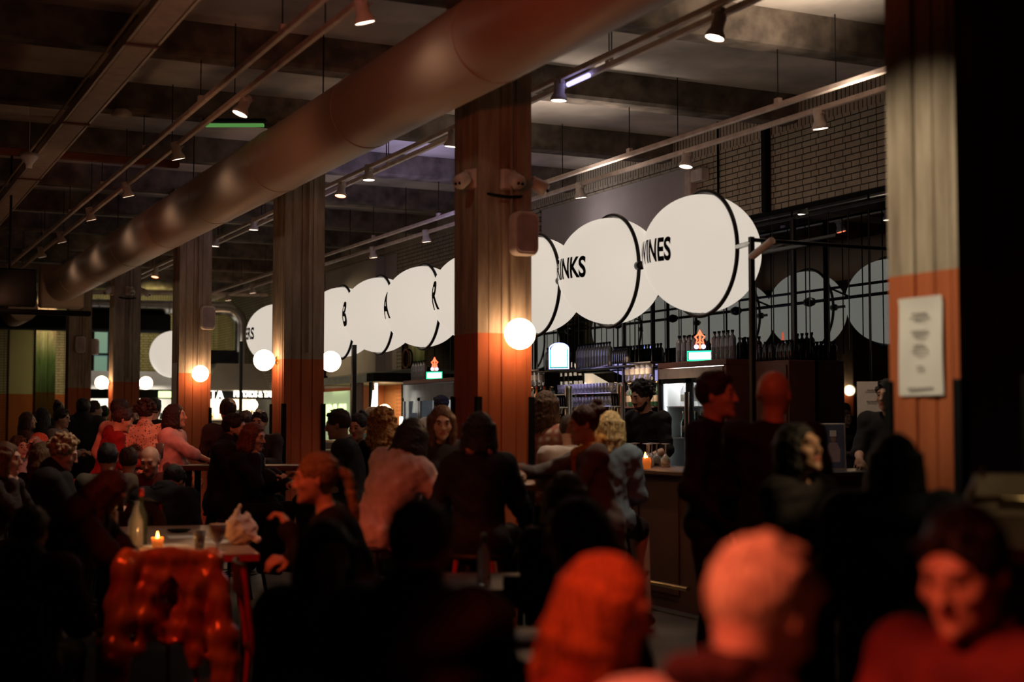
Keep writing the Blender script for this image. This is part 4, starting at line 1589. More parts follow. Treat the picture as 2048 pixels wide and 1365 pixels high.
# second fridge far left part of the bar
t = empty('drinks_fridge', 'second drinks fridge left of the centre pillar, lit white inside', 'fridge', (8.3, 19.2, 0))
MB().bbox(0, .55, 0, 2.1, 2.07, 2.13, .006).build('top_panel', M['redwood'], t)
MB().bbox(0, .55, 0, .05, 0, 2.07, .006).build('side_panel', M['redwood'], t)
MB().bbox(0, .55, 2.05, 2.1, 0, 2.07, .006).build('side_panel', M['greyb'], t)
MB().box(.50, .54, .05, 2.05, .3, 2.05).build('back_panel', M['fridgeback'], t)
MB().box(-.02, .05, .05, 2.05, 1.85, 2.06).build('header', M['greyb'], t)
for y0, y1 in ((.06, .7), (.72, 1.36), (1.38, 2.04)):
    dd = MB().box(-.025, .01, y0, y0 + .05, .3, 1.85).box(-.025, .01, y1 - .05, y1, .3, 1.85).box(-.025, .01, y0, y1, 1.8, 1.85).build('door', M['greyb'], t)
    MB().box(-.012, -.006, y0 + .05, y1 - .05, .35, 1.8).build('door_pane', M['pane'], dd)

# ------------------------------------------------------------------ bottles
def bottle_proto(h, r, neck, mats, tall=.66):
    b = MB()
    b.lathe([(.001, 0), (r * .92, 0), (r, .01), (r, h * tall), (r * .8, h * (tall + .07)), (neck, h * (tall + .14)), (neck, h * .93), (neck * 1.25, h * .935), (neck * 1.25, h), (.001, h)], 16)
    o = b.build('bottle', mats[0])
    c = MB().lathe([(.001, 0), (neck * 1.35, 0), (neck * 1.35, h * .07), (.001, h * .07)], 12, (0, 0, h * .95)).build('bottle_cap', mats[1], o)
    l = MB().lathe([(r * 1.012, 0), (r * 1.012, h * .26)], 16, (0, 0, h * .2)).build('bottle_label', mats[2], o)
    return o


def row(proto, items, label, group, cat='bottle', first=[0]):
    for i, loc in enumerate(items):
        if i == 0 and 'label' not in proto:
            proto.location = loc
            tag(proto, label, cat, group)
        else:
            c = copy_tree(proto, loc, random.uniform(0, 6), label)
            c['group'] = group


M['lab1'] = plain('grey_label', (.11, .11, .12), .5)
M['lab2'] = plain('cream_label', (.55, .48, .38), .6)
gb = lambda: bottle_proto(.30, .038, .013, (M['greyb'], M['blackm'], M['lab1']), .72)
bb = lambda: bottle_proto(.20, .036, .014, (M['blackb'], M['blackm'], M['blackb']), .7)
row(gb(), [(8.5 + .08 * (k % 2), 13.40 - .052 * k, 2.13) for k in range(8)], 'slim dark grey bottle in the row left of the red neon on the fridge', 'grey bottles on the fridge, left')
row(gb(), [(8.42, 12.58 - .082 * k, 2.13) for k in range(5)], 'grey bottle lit greenish in the row right of the neon sign on the fridge', 'grey bottles on the fridge, right')
row(bb(), [(8.66 + .09 * (k % 2), 12.11 - .05 * k, 2.10) for k in range(6)], 'short black bottle on the tall cabinet beside the frame post', 'black bottles on the tall cabinet, left')
row(bb(), [(8.66 + .08 * (k % 2), 11.78 - .033 * k, 2.10) for k in range(7)], 'short black bottle at the right end of the tall cabinet', 'black bottles on the tall cabinet, right')
row(gb(), [(8.56, 16.72 - .082 * k, 2.15) for k in range(8)], 'dark grey bottle on the high shelf left of the arched neon sign', 'grey bottles left of the arched neon')
row(gb(), [(8.56, 15.86 - .072 * k, 2.15) for k in range(12)], 'grey bottle with violet sheen on the high shelf right of the arched neon sign', 'grey bottles right of the arched neon')
row(bb(), [(8.56, 14.94 - .05 * k, 2.18) for k in range(7)], 'short black bottle at the right end of the high shelf', 'black bottles on the high shelf')
row(gb(), [(8.4, 21.1 - .11 * k, 2.13) for k in range(5)], 'grey bottle on the second fridge left of the centre pillar', 'grey bottles on the second fridge')
t = empty('high_shelf', 'dark high shelf under the arched neon sign holding grey bottles', 'shelf', (8.6, 15.7, 2.13))
MB().bbox(-.14, .18, -1.15, 1.15, 0, .02, .004).build('shelf_board', M['black'], t)
for y in (-1.0, 0, 1.0):
    MB().tube([(.1, y, 0), (.1, y, 1.38)], .008, 8).build('hanger', M['black'], t)
# liquor on two lower shelves
for z, nm in ((1.28, 'lower'), (1.66, 'upper')):
    for (y0, y1, side) in ((14.0, 15.1, 'right'), (16.6, 18.6, 'left')):
        t = empty('bottle_shelf', 'dark %s bottle shelf at the %s of the glass rack' % (nm, side), 'shelf', (8.66, (y0 + y1) / 2, z - .02))
        MB().bbox(-.13, .17, -(y1 - y0) / 2, (y1 - y0) / 2, 0, .02, .004).build('shelf_board', M['wood'], t)
        for y in (-.48 * (y1 - y0), .48 * (y1 - y0)):
            MB().box(.12, .16, y - .01, y + .01, .95 - z + .02, .0).build('support', M['black'], t)
sp = [bottle_proto(.28, .038, .014, (M[a], M[b], M['lab2']), .6) for a, b in (('amber', 'blackm'), ('glass', 'gold'), ('greenb', 'gold'), ('amber', 'redmetal'), ('glass', 'blackm'))]
kinds = ['amber liquor', 'clear glass liquor', 'dark green liquor', 'red-capped amber', 'clear black-capped liquor']
random.seed(5)
for z, nm in ((1.28, 'lower'), (1.66, 'upper')):
    for (y0, y1, side) in ((14.0, 15.1, 'right'), (16.6, 18.6, 'left')):
        y = y0 + .06
        while y < y1 - .04:
            k = random.randrange(5)
            lb = '%s bottle on the %s shelf %s of the glass rack' % (kinds[k], nm, side)
            row(sp[k], [(8.60 + random.uniform(-.03, .03), y, z)], lb, lb + 's')
            y += .105
for k, o in enumerate(sp):
    if 'label' not in o:
        tag(o, kinds[k] + ' bottle on the back counter', 'bottle')
        o.location = (8.5, 15.2 + .15 * k, .95)
# bottles inside the fridge
for z, n in ((1.652, 9), (1.312, 9)):
    row(sp[1] if z > 1.5 else sp[2], [(8.5, 12.35 + .12 * k, z) for k in range(n)], 'bottle on the %s shelf inside the lit fridge' % ('upper' if z > 1.5 else 'middle'), 'fridge bottles, %s shelf' % ('upper' if z > 1.5 else 'middle'))
# hanging upside-down bottles with pale labels
M['lab3'] = plain('white_label', (.5, .48, .46), .5)
hb = bottle_proto(.26, .045, .014, (M['glass'], M['blackm'], M['lab3']), .7)
hb.scale = (1, 1, -1)
row(hb, [(8.62, 14.72 - .12 * k, 2.16) for k in range(5)], 'upside-down spirit bottle hung under the right end of the high shelf', 'upside-down bottles, right')
row(hb, [(8.62, 17.55 - .13 * k, 2.16) for k in range(5)], 'upside-down spirit bottle hung left of the high shelf', 'upside-down bottles, left')
t = empty('high_shelf', 'short dark shelf beside the centre pillar with upside-down bottles', 'shelf', (8.62, 17.3, 2.16))
MB().bbox(-.1, .15, -.4, .4, 0, .02, .004).build('shelf_board', M['black'], t)
t = empty('high_shelf', 'short dark shelf at the right of the high shelf over the bottle dispensers', 'shelf', (8.62, 14.45, 2.16))
MB().bbox(-.1, .15, -.4, .09, 0, .018, .004).build('shelf_board', M['black'], t)

# glass rack
def tumbler(h=.12, r=.036):
    return MB().lathe([(.001, 0), (r * .8, 0), (r, h), (r - .003, h), (r * .8 - .003, .012), (.001, .012)], 14).build('drinking_glass', M['glass'])


tg = tumbler()
t = empty('glass_rack', 'shelf of stacked drinking glasses below the arched neon sign', 'rack', (8.6, 15.55, 1.66))
for z in (0, .16):
    MB().bbox(-.16, .12, -.72, .78, z, z + .012, .003).build('shelf_board', M['galv'], t)
for y in (-.72, .76):
    MB().box(.08, .1, y, y + .02, -.71, .32).build('upright', M['black'], t)
items = [(8.5 + .09 * j, 14.93 + .083 * k, z) for z in (1.672, 1.832) for k in range(17) for j in (0, 1)]
row(tg, items, 'clear drinking glass in rows on the rack below the arched neon', 'glasses on the rack', 'glass')


# neon signs
def neon_arch():
    t = empty('neon_sign', 'arched white neon beer sign with blue outline on the high shelf', 'neon sign', (8.33, 15.92, 2.15), math.radians(-52))
    W, H_ = .14, .33

    def arch(w, h, n=14):
        p = [(-w, 0), (w, 0), (w, h - w * .55)]
        for a in np.linspace(0, PI, n):
            p.append((w * math.cos(a), h - w * .55 + w * .55 * math.sin(a)))
        p.append((-w, h - w * .55))
        return p
    b = MB()
    b.prism(arch(W, H_), 0, .03)
    b.xf(Matrix.Rotation(PI / 2, 4, 'X'))
    b.build('backing', M['blackm'], t)
    b = MB()
    b.prism(arch(W * .80, H_ * .88), .031, .036)
    b.xf(Matrix.Translation((0, 0, .018)) @ Matrix.Rotation(PI / 2, 4, 'X'))
    b.build('lit_panel', M['neonw'], t)
    b = MB().tube([(x, -.045, z) for x, z in arch(W * .95, H_ * .97)], .008, 8, closed=True)
    b.build('blue_tube', M['neonb'], t)
    p = [(x, -.05, z + .02) for x, z in arch(W * .82, H_ * .86)]
    MB().tube([p[-1], p[0], p[1], p[2]], .005, 8).build('green_tube', M['neong'], t)
    MB().tube([(-.2, .0, .005), (.2, .0, .005)], .012, 8).build('base_bar', M['black'], t)
    lamp('AREA', 'neon_glow', (8.25, 15.8, 2.33), 3, (.35, .35, 1.0), (7.0, 14.6, 2.2), .25)


def neon_red(loc, label):
    t = empty('neon_sign', label, 'neon sign', loc, math.radians(-55))
    MB().bbox(-.15, .15, -.02, .02, 0, .12, .004).build('backing', M['blackm'], t)
    MB().bbox(-.125, .125, -.03, -.02, .02, .095, .003).build('lit_panel', M['neonw'], t)
    MB().tube([(-.14, -.03, .01), (.14, -.03, .01), (.14, -.03, .105), (-.14, -.03, .105)], .006, 8, closed=True).build('green_tube', M['neong'], t)
    b = MB()
    b.tube([(-.045, -.02, .19), (-.03, -.02, .23), (-.055, -.02, .26), (-.02, -.02, .285), (0, -.02, .33), (.02, -.02, .285), (.055, -.02, .26), (.03, -.02, .23), (.045, -.02, .19), (0, -.02, .21)], .010, 8, closed=True)
    b.tube([(0, -.02, .13), (0, -.02, .30)], .012, 8)
    b.build('red_tube', M['neonr'], t)
    MB().sphere((-.04, -.02, .155), .026, 14, 8).sphere((.04, -.02, .155), .026, 14, 8).build('white_bulb', emit('bulb_lilac', (.75, .6, 1.0), 2.5), t)


neon_arch()
neon_red((8.40, 12.82, 2.13), 'red and white neon sign over a green framed panel on the fridge')
neon_red((8.40, 20.2, 2.13), 'small red neon sign with green panel left of the centre pillar')

lamp('AREA', 'shelf_fill_light', (8.45, 15.6, 2.11), 7, (.62, .5, 1.0), (8.55, 15.55, 1.6), .9)  # unseen fills added to brighten glasses and bottles on the back bar
lamp('AREA', 'shelf_fill_light', (8.3, 17.6, 2.12), 6, (1.0, .72, .5), (8.6, 17.6, 1.5), .8)
lamp('AREA', 'shelf_fill_light', (8.3, 14.3, 2.12), 6, (1.0, .66, .42), (8.6, 14.4, 1.5), .6)

# beer taps and glassware on the bar
for y, nm in ((12.16, 'left'), (11.15, 'right')):
    t = empty('beer_tap_column', 'tall steel beer tap column on the bar, the %s one of two' % nm, 'beer tap', (6.45, y, 1.10), 0, 'beer tap columns')
    MB().lathe([(.001, 0), (.06, 0), (.06, .02), (.036, .04), (.036, .70), (.03, .73), (.001, .74)], 20).build('column', M['steel'], t)
    for k in (-1, 0, 1):
        MB().tube([(-.03, k * .045, .52), (-.09, k * .045, .52), (-.10, k * .045, .46)], .008, 8).build('spout', M['steel'], t)
        MB().tube([(-.06, k * .045, .53), (-.07, k * .045, .64)], .009, 8).build('tap_handle', M['blackm'], t)


def wineglass(s=1.0, name='wine_glass', inv=False):
    pr = [(.001, 0), (.034, 0), (.034, .003), (.006, .008), (.005, .075), (.012, .085), (.034, .11), (.038, .14), (.032, .175), (.030, .175), (.036, .14), (.032, .112), (.010, .09), (.001, .088)]
    b = MB().lathe([(r * s, z * s) for r, z in pr], 18)
    if inv:
        b.v = [(x, y, .175 * s - z) for x, y, z in b.v]
    return b.build(name, M['glass'])


wg = wineglass(1.15, inv=True)
items = [(6.28, 10.70, 1.10), (6.36, 10.55, 1.10), (6.30, 10.42, 1.10), (6.44, 10.38, 1.10), (6.5, 10.62, 1.10), (6.42, 10.84, 1.10), (6.56, 10.80, 1.10), (6.3, 10.95, 1.10)]
row(wg, items, 'upturned stemmed glass in the cluster beside the candles on the bar', 'upturned stemmed glasses on the bar', 'glass')
pt = MB().lathe([(.001, 0), (.05, 0), (.06, .2), (.056, .2), (.046, .01), (.001, .01)], 18).build('glass_jug', M['glass'])
tag(pt, 'tall clear glass jug on the bar behind the denim jacket', 'jug').location = (6.35, 11.25, 1.10)
wg2 = wineglass(1.25)
tag(wg2, 'stemmed glass standing on the bar end between the two standing men', 'glass').location = (6.12, 9.02, 1.10)


def candle(loc, label, s=1.0, en=1.2):
    t = empty('candle_holder', label, 'candle', loc, 0, 'candles in cups')
    MB().lathe([(.001, 0), (.030 * s, 0), (.034 * s, .07 * s), (.031 * s, .07 * s), (.027 * s, .008), (.001, .008)], 18).build('glass_cup', M['candleglass'], t)
    MB().lathe([(.001, 0), (.008 * s, .010 * s), (.006 * s, .022 * s), (.001, .04 * s)], 12, (0, 0, .065 * s)).build('flame', M['candle'], t)
    lamp('POINT', 'candle_light', (loc[0], loc[1], loc[2] + .12 * s), en, (1, .42, .12), None, .02)


candle((6.07, 10.10, 1.10), 'brightest orange candle in a cup on the bar edge', 1.3, 1.0)
candle((6.16, 10.22, 1.10), 'second candle on the bar just left of the brightest', 1.0, .4)
candle((6.08, 10.35, 1.10), 'small candle furthest left on the bar edge', .7, .2)
b = MB()
for k in range(5):
    b.sphere((random.uniform(-.05, .05), random.uniform(-.08, .08), .025 + .008 * k), .045, 10, 6, 0, (1, 1, .45))
tag(b.build('paper_napkin', M['paper'], None, (6.18, 10.55, 1.10)), 'crumpled white napkin lying on the bar edge', 'napkin')

# framed chef picture on the bar end: simple generic figure on blue
t = empty('table_sign', 'white-framed table sign with a picture of a cook on the bar end', 'sign', (7.35, 9.28, 1.10), math.radians(-33))
A = Matrix.Rotation(math.radians(-10), 4, 'X')
MB().bbox(-.10, .10, -.01, .01, 0, .38, .004).xf(A).build('frame', M['white'], t)
MB().box(-.088, .088, -.0125, -.011, .012, .368).xf(A).build('picture', plain('picture_blue', (.10, .12, .22), .5), t)
b = MB().add([(-.05, -.0135, .06), (.05, -.0135, .06), (.055, -.0135, .16), (.03, -.0135, .22), (-.03, -.0135, .22), (-.055, -.0135, .16)], [tuple(range(6))]).xf(A)
b.build('printed_coat', plain('print_pink', (.45, .33, .38), .6), t)
b = MB().add([(.022 * math.cos(a), -.0138, .25 + .028 * math.sin(a)) for a in np.linspace(0, 2 * PI, 16, endpoint=False)], [tuple(range(16))]).xf(A)
b.build('printed_face', plain('print_skin', (.35, .22, .18), .6), t)
MB().box(-.026, .026, -.0145, -.0138, .27, .32).xf(A).build('printed_hat', M['paper'], t)
MB().bbox(-.10, .10, -.01, .01, 0, .38, .004).xf(Matrix.Translation((0, .16, 0)) @ Matrix.Rotation(math.radians(14), 4, 'X')).build('rear_leg', M['blackm'], t)

# ------------------------------------------------------------------ food stalls at the far end
def letters(txt, h, wid, mat, loc, rot, label, name='letter_sign', depth=.02):
    vs, fs = text_mesh(txt, 1.0, .05, .025, 3)
    xs = [v[0] for v in vs]
    ys_ = [v[1] for v in vs]
    x0, x1, y0, y1 = min(xs), max(xs), min(ys_), max(ys_)
    b = MB()
    b.add([((v[0] - (x0 + x1) / 2) / (x1 - x0) * wid, -v[2] * depth / .05, (v[1] - y0) / (y1 - y0) * h) for v in vs], fs)
    o = b.build(name, mat, None, loc, rot)
    return tag(o, label, 'sign')


# hood
t = empty('kitchen_hood', 'trapezoid brushed steel kitchen hood in the far background', 'hood', (0, 0, 0))
b = MB()
lo = [(7.30, 30.3, 2.17), (8.72, 30.3, 2.17), (8.72, 31.7, 2.17), (7.30, 31.7, 2.17)]
hi = [(7.62, 30.7, 2.74), (8.55, 30.7, 2.74), (8.55, 31.7, 2.74), (7.62, 31.7, 2.74)]
b.add(lo + hi, [(0, 1, 5, 4), (1, 2, 6, 5), (2, 3, 7, 6), (3, 0, 4, 7), (4, 5, 6, 7), (3, 2, 1, 0)])
b.build('canopy', M['steel'], t)
MB().bbox(7.28, 8.74, 30.28, 31.72, 2.13, 2.17, .01).build('rim', M['steel'], t)
tag(MB().bbox(7.45, 8.12, 30.9, 31.7, 2.75, 3.04, .01).build('vent_box', M['blackm']), 'black ventilation box on top of the steel hood', 'box')


def stall(x0, x1, y, label, seed, col=(1.0, .84, .55), en=90):
    t = empty('food_stall', label, 'stall', (0, 0, 0))
    MB().box(x0, x1, y - .05, y + .02, 1.96, 2.16).build('fascia_board', M['blackm'], t)
    MB().bbox(x0, x1, y - .3, y + .3, 0, 1.02, .01).build('counter', M['blackm'], t)
    MB().box(x0, x1, y + 1.6, y + 1.65, 0, 2.6).build('tiled_wall', M['paper'], t)
    MB().box(x0, x0 + .06, y, y + 1.6, 0, 2.16).build('side_panel', M['blackm'], t)
    MB().box(x1 - .06, x1, y, y + 1.6, 0, 2.16).build('side_panel', M['blackm'], t)
    MB().box(x0 + .1, x1 - .1, y + 1.35, y + 1.6, 1.5, 1.53).build('wall_shelf', M['galv'], t)
    rr = random.Random(seed)
    x = x0 + .2
    while x < x1 - .2:
        r = rr.uniform(.04, .09)
        h = rr.uniform(.08, .22)
        MB().lathe([(.001, 0), (r, 0), (r, h), (r * .9, h), (.001, h * .95)], 14, (x, y + 1.48, 1.53)).build('pot', rr.choice([M['steel'], M['gold'], M['blackm'], M['redmetal']]), t)
        r = rr.uniform(.05, .11)
        MB().lathe([(.001, 0), (r, 0), (r * 1.1, h * .6), (.001, h * .5)], 14, (x + .05, y, 1.02)).build('pan', rr.choice([M['steel'], M['amber'], M['greenb'], M['paper']]), t)
        x += rr.uniform(.2, .34)
    MB().box(x0 + .15, x1 - .15, y + .4, y + .5, 2.1, 2.12).build('light_strip', emit('stall_strip', col, 12.0), t)
    MB().tube([(x0 + (x1 - x0) * .45, y + .02, 1.9), (x0 + (x1 - x0) * .45, y + .02, 2.0)], .004, 6).build('pendant_cord', M['blackm'], t)
    lamp('AREA', 'stall_light', ((x0 + x1) / 2, y + .7, 2.08), en, col, ((x0 + x1) / 2, y + 1.2, 0), min(1.6, (x1 - x0) * .8))
    return t


stall(7.30, 9.0 - .06, 30.5, 'bright kitchen stall under the steel hood with a tapas sign', 1)
stall(4.9, 7.24, 30.9, 'bright food stall between the fourth and fifth pillars', 2, (1.0, .95, .8), 40)
letters('PASTA', .23, .66, M['signw'], (7.38, 30.42, 1.94), 0, 'glowing white PASTA letters in the far background')
letters('PINTXOS & TAPAS', .13, 1.02, M['signw'], (8.40, 30.26, 2.0), 0, 'glowing white PINTXOS & TAPAS letters below the steel hood')
tag(MB().bbox(6.35, 6.62, 30.6, 30.64, 1.98, 2.12, .01).build('lit_sign', M['signg']), 'small bright yellow green sign right of the fifth pillar', 'sign')
t = globe_lamp((7.02, 29.6, 1.90), 'round lamp hanging in front of the far food stall', (0, 1), 5)
t = globe_lamp((8.2, 29.9, 1.83), 'round lamp hanging below the tapas letters', (0, 1), 5)

# canopy stall against the bar-side wall, left of the mirror
t = empty('food_stall', 'canopied stall with lit glass between the third pillar and the mirror', 'stall')
b = MB()
b.add([(7.9, 21.75, 2.12), (7.9, 24.8, 2.12), (7.9, 24.8, 2.24), (7.9, 21.75, 2.24), (8.9, 21.75, 2.12), (8.9, 24.8, 2.12), (8.9, 24.8, 2.38), (8.9, 21.75, 2.38)],
      [(0, 1, 2, 3), (4, 7, 6, 5), (0, 3, 7, 4), (1, 5, 6, 2), (3, 2, 6, 7), (0, 4, 5, 1)])
b.build('canopy', plain('green_grey_metal', (.26, .30, .24), .4, .4), t)
MB().bbox(7.84, 8.9, 21.4, 21.75, 2.12, 2.26, .01).build('canopy_end', M['blackm'], t)
MB().box(7.95, 7.97, 22.9, 24.8, 1.15, 2.0).build('lit_pane', emit('stall_pane', (.80, .95, .50), .35, (.3, .34, .22)), t)
MB().box(7.95, 7.99, 21.85, 21.93, 0, 2.12).build('upright', M['blackm'], t)
MB().box(7.95, 7.99, 22.3, 22.85, 0, 2.12).build('dark_panel', M['redwood'], t)
MB().bbox(7.9, 8.9, 21.75, 24.8, 0, 1.12, .01).build('counter', M['redwood'], t)
MB().box(8.0, 8.04, 21.76, 21.80, 1.2, 2.1).build('light_edge', M['signw'], t)
letters('BRAAI', .36, 1.2, M['signg'], (7.93, 23.65, 1.42), -PI / 2, 'tall glowing yellow green letters under the stall canopy')
letters('A', .36, .22, M['signw'], (7.93, 21.62, 1.62), -PI / 2, 'single tall glowing letter A right of the canopy')
lamp('AREA', 'canopy_light', (8.3, 23.4, 2.05), 18, (.8, 1.0, .55), (8.3, 23.4, 0), .8)
o = MB().tube([(8.9, 22.7 + .16 * math.cos(a), 2.55 + .16 * math.sin(a)) for a in np.linspace(0, 2 * PI, 28, endpoint=False)], .018, 8, closed=True)
tag(o.build('hanging_ring', M['rust']), 'rusty red ring hanging on the wall above the canopy', 'ring')
t = empty('desk_lamp', 'small lamp on the left end of the stall canopy', 'lamp', (7.98, 24.3, 2.25))
MB().lathe([(.001, 0), (.05, 0), (.05, .03), (.02, .05), (.02, .1), (.09, .13), (.09, .16), (.001, .17)], 16).build('lamp_body', M['blackm'], t)
t = globe_lamp((8.55, 20.9 + 1.9, 1.66), 'orange-rimmed globe lamp left of the green column in the mirror', (1, 0), 3)
tag(MB().bbox(8.86, 8.9, 22.62, 22.9, 1.35, 1.56, .005).build('small_notice', M['signw']), 'small bright white notice under the globe lamp beside the mirror', 'notice')

# ------------------------------------------------------------------ tables, stools, chairs and what lies on them
def table(loc, rz, L, W, h, label, top='table', edge='wood', legs='four', name='dining_table'):
    t = empty(name, label, 'table', loc, rz)
    MB().bbox(-W / 2, W / 2, -L / 2, L / 2, h - .006, h, .002).build('table_top', M[top], t)
    MB().bbox(-W / 2, W / 2, -L / 2, L / 2, h - .045, h - .006, .004).build('edge_band', M[edge], t)
    if legs == 'four':
        for sx in (-1, 1):
            for sy in (-1, 1):
                MB().bbox(sx * (W / 2 - .07) - .025, sx * (W / 2 - .07) + .025, sy * (L / 2 - .08) - .025, sy * (L / 2 - .08) + .025, 0, h - .045, .004).build('leg', M['black'], t)
    else:
        MB().lathe([(.001, .0), (.24, .0), (.24, .02), (.04, .05), (.035, h - .045), (.001, h - .045)], 24).build('pedestal', M['black'], t)
    return t


def stool(loc, rz, h, label, mat='redmetal', group=None):
    t = empty('bar_stool', label, 'stool', loc, rz, group or 'bar stools')
    MB().lathe([(.001, h - .03), (.165, h - .03), (.17, h - .015), (.16, h), (.001, h)], 28).build('seat', M['darkseat'], t)
    for sx in (-1, 1):
        for sy in (-1, 1):
            MB().tube([(sx * .10, sy * .10, h - .03), (sx * .19, sy * .19, 0)], .016, 8).build('leg', M[mat], t)
    q = .10 + .09 * (h - .25) / h
    MB().tube([(-q, -q, .25), (q, -q, .25), (q, q, .25), (-q, q, .25)], .010, 8, closed=True).build('footrest', M[mat], t)
    return t


def chair(loc, rz, label, mat='black', seat='darkseat', group=None, h=.45):
    t = empty('dining_chair', label, 'chair', loc, rz, group or 'chairs at the tables')
    MB().bbox(-.20, .20, -.20, .20, h - .03, h, .008).build('seat', M[seat], t)
    for sx in (-1, 1):
        MB().tube([(sx * .18, .18, h - .03), (sx * .19, .19, 0)], .013, 8).build('leg', M[mat], t)
        MB().tube([(sx * .18, -.18, h - .03), (sx * .19, -.21, 0)], .013, 8).build('leg', M[mat], t)
        MB().tube([(sx * .18, -.19, h - .02), (sx * .175, -.24, h + .38)], .013, 8).build('back_post', M[mat], t)
    b = MB()
    pts = [(x, -.245 - .03 * (1 - (x / .18) ** 2), 0) for x in np.linspace(-.185, .185, 9)]
    vs = []
    for x, y, _ in pts:
        vs += [(x, y, h + .26), (x, y, h + .40), (x, y + .015, h + .40), (x, y + .015, h + .26)]
    fs = []
    for k in range(8):
        for q in range(4):
            fs.append((k * 4 + q, k * 4 + (q + 1) % 4, (k + 1) * 4 + (q + 1) % 4, (k + 1) * 4 + q))
    fs += [(0, 3, 2, 1), (32, 33, 34, 35)]
    b.add(vs, fs, 0, False)
    b.build('backrest', M[seat], t)
    return t


R9 = math.radians(-9)
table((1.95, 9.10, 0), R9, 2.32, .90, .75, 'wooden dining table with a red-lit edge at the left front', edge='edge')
table((3.50, 12.50, 0), math.radians(64), 1.35, .50, 1.10, 'dark high table in front of the third pillar', top='wood')
table((1.98, 13.15, 0), math.radians(-8), 1.4, .8, .75, 'long low table at the left with seated guests')
t = table((4.12, 8.40, 0), 0, .8, .8, 1.10, 'high table at the foot of the centre pillar', legs='ped', name='high_table')
table((3.62, 3.12, 0), math.radians(-3), .8, .9, 1.12, 'high table corner at the right edge carrying a beige handbag', top='wood')
table((1.97, 4.36, 0), math.radians(-20), .8, .7, .75, 'dark table among the nearest guests', top='wood')
table((1.80, 2.42, 0), 0, .46, .46, .74, 'small dark table between the three nearest guests', top='wood', legs='ped')

# drinks on the left dining table
def tumbler_with(loc, label, liquid, r=.038, h=.13, fill=.7, foam=False):
    t = empty('beer_glass', label, 'glass', loc)
    MB().lathe([(.001, 0), (r * .75, 0), (r, h), (r - .003, h), (r * .75 - .003, .01), (.001, .01)], 20).build('glass_body', M['glass'], t)
    MB().lathe([(.001, .012), (r * .75 - .004, .012), (r * .93 - .004, h * fill), (.001, h * fill)], 20).build('drink', M[liquid], t)
    if foam:
        MB().lathe([(.001, h * fill), (r * .93 - .004, h * fill), (r - .004, h * .98), (.001, h * 1.0)], 20).build('foam', M['foam'], t)
    return t


TZ = .75
t = empty('beer_glass', 'stemmed glass of amber beer with foam on the left dining table', 'glass', (2.03, 8.12, TZ))
MB().lathe([(.001, 0), (.035, 0), (.034, .004), (.007, .012), (.007, .04), (.03, .065), (.047, .11), (.05, .155), (.047, .155), (.043, .11), (.026, .069), (.001, .05)], 22).build('glass_body', M['glass'], t)
MB().lathe([(.001, .054), (.025, .07), (.041, .11), (.0435, .125), (.001, .125)], 22).build('drink', M['beer'], t)
MB().lathe([(.001, .125), (.0435, .125), (.0465, .155), (.001, .16)], 22).build('foam', M['foam'], t)
tumbler_with((1.96, 8.26, TZ), 'short dark ribbed tumbler beside the stemmed beer glass', 'redmetal', .034, .11, .9)
candle((1.74, 8.36, TZ), 'lit candle in a tall glass on the left dining table', 1.0, 2.5)
t = empty('wine_bottle', 'clear glass bottle on the left dining table behind the candle', 'bottle', (1.72, 8.75, TZ))
MB().lathe([(.001, 0), (.038, 0), (.04, .01), (.04, .18), (.015, .24), (.013, .31), (.016, .315), (.016, .33), (.001, .33)], 20).build('bottle_body', M['wine'], t)
MB().lathe([(.001, 0), (.017, 0), (.017, .05), (.001, .05)], 14, (0, 0, .29)).build('foil_cap', M['redmetal'], t)
t = empty('water_bottle', 'plain glass water bottle standing beside the clear bottle', 'bottle', (1.66, 8.60, TZ))
MB().lathe([(.001, 0), (.042, 0), (.045, .01), (.045, .15), (.02, .21), (.02, .27), (.001, .27)], 20).build('bottle_body', M['glass'], t)
t = empty('menu_card', 'upright pale menu card on the left dining table in front of the bending woman', 'menu', (1.53, 8.8, TZ), math.radians(-25))
MB().bbox(-.055, .055, -.004, .004, 0, .21, .001).build('card', plain('card_pink', (.75, .45, .36), .7), t)
MB().bbox(-.055, .055, .03, .038, 0, .20, .001).build('card_back', plain('card_pink2', (.7, .42, .34), .7), t)
for k, (x, y, a, lb) in enumerate([(1.84, 8.62, .3, 'white place paper beside the candle'), (2.1, 9.2, -.1, 'white place paper at the far half of the table'), (1.93, 8.10, .1, 'pale menu sheet at the front of the table'), (2.2, 8.75, .6, 'white place paper near the right table edge')]):
    tag(MB().box(-.12, .12, -.09, .09, 0, .002).build('paper_sheet', M['paper'], None, (x, y, TZ), a), lb, 'paper')
tag(MB().lathe([(.001, .0), (.03, .0), (.075, .012), (.08, .02), (.001, .012)], 24).build('dark_plate', M['blackm'], None, (2.14, 9.6, TZ)), 'small dark dish on the far end of the left dining table', 'dish')
# white carrier bag at the table end
v, q = sdf_mesh([ell((0, 0, .08), (.10, .06, .09), None, .03), cap((-.05, 0, .12), (-.01, 0, .235), .04, .012, .03), cap((.06, 0, .1), (.03, 0, .19), .03, .01, .03), cap((.0, -.04, .08), (.09, -.05, .03), .03, .02, .02)], .006, 0, (.0028, 36, 4))
o = np_obj('crumpled_bag', v, q, plain('bag_pink', (.66, .45, .38), .7))
o.location = (2.27, 8.50, TZ)
tag(o, 'crumpled pale paper bag at the right end of the left dining table', 'bag')

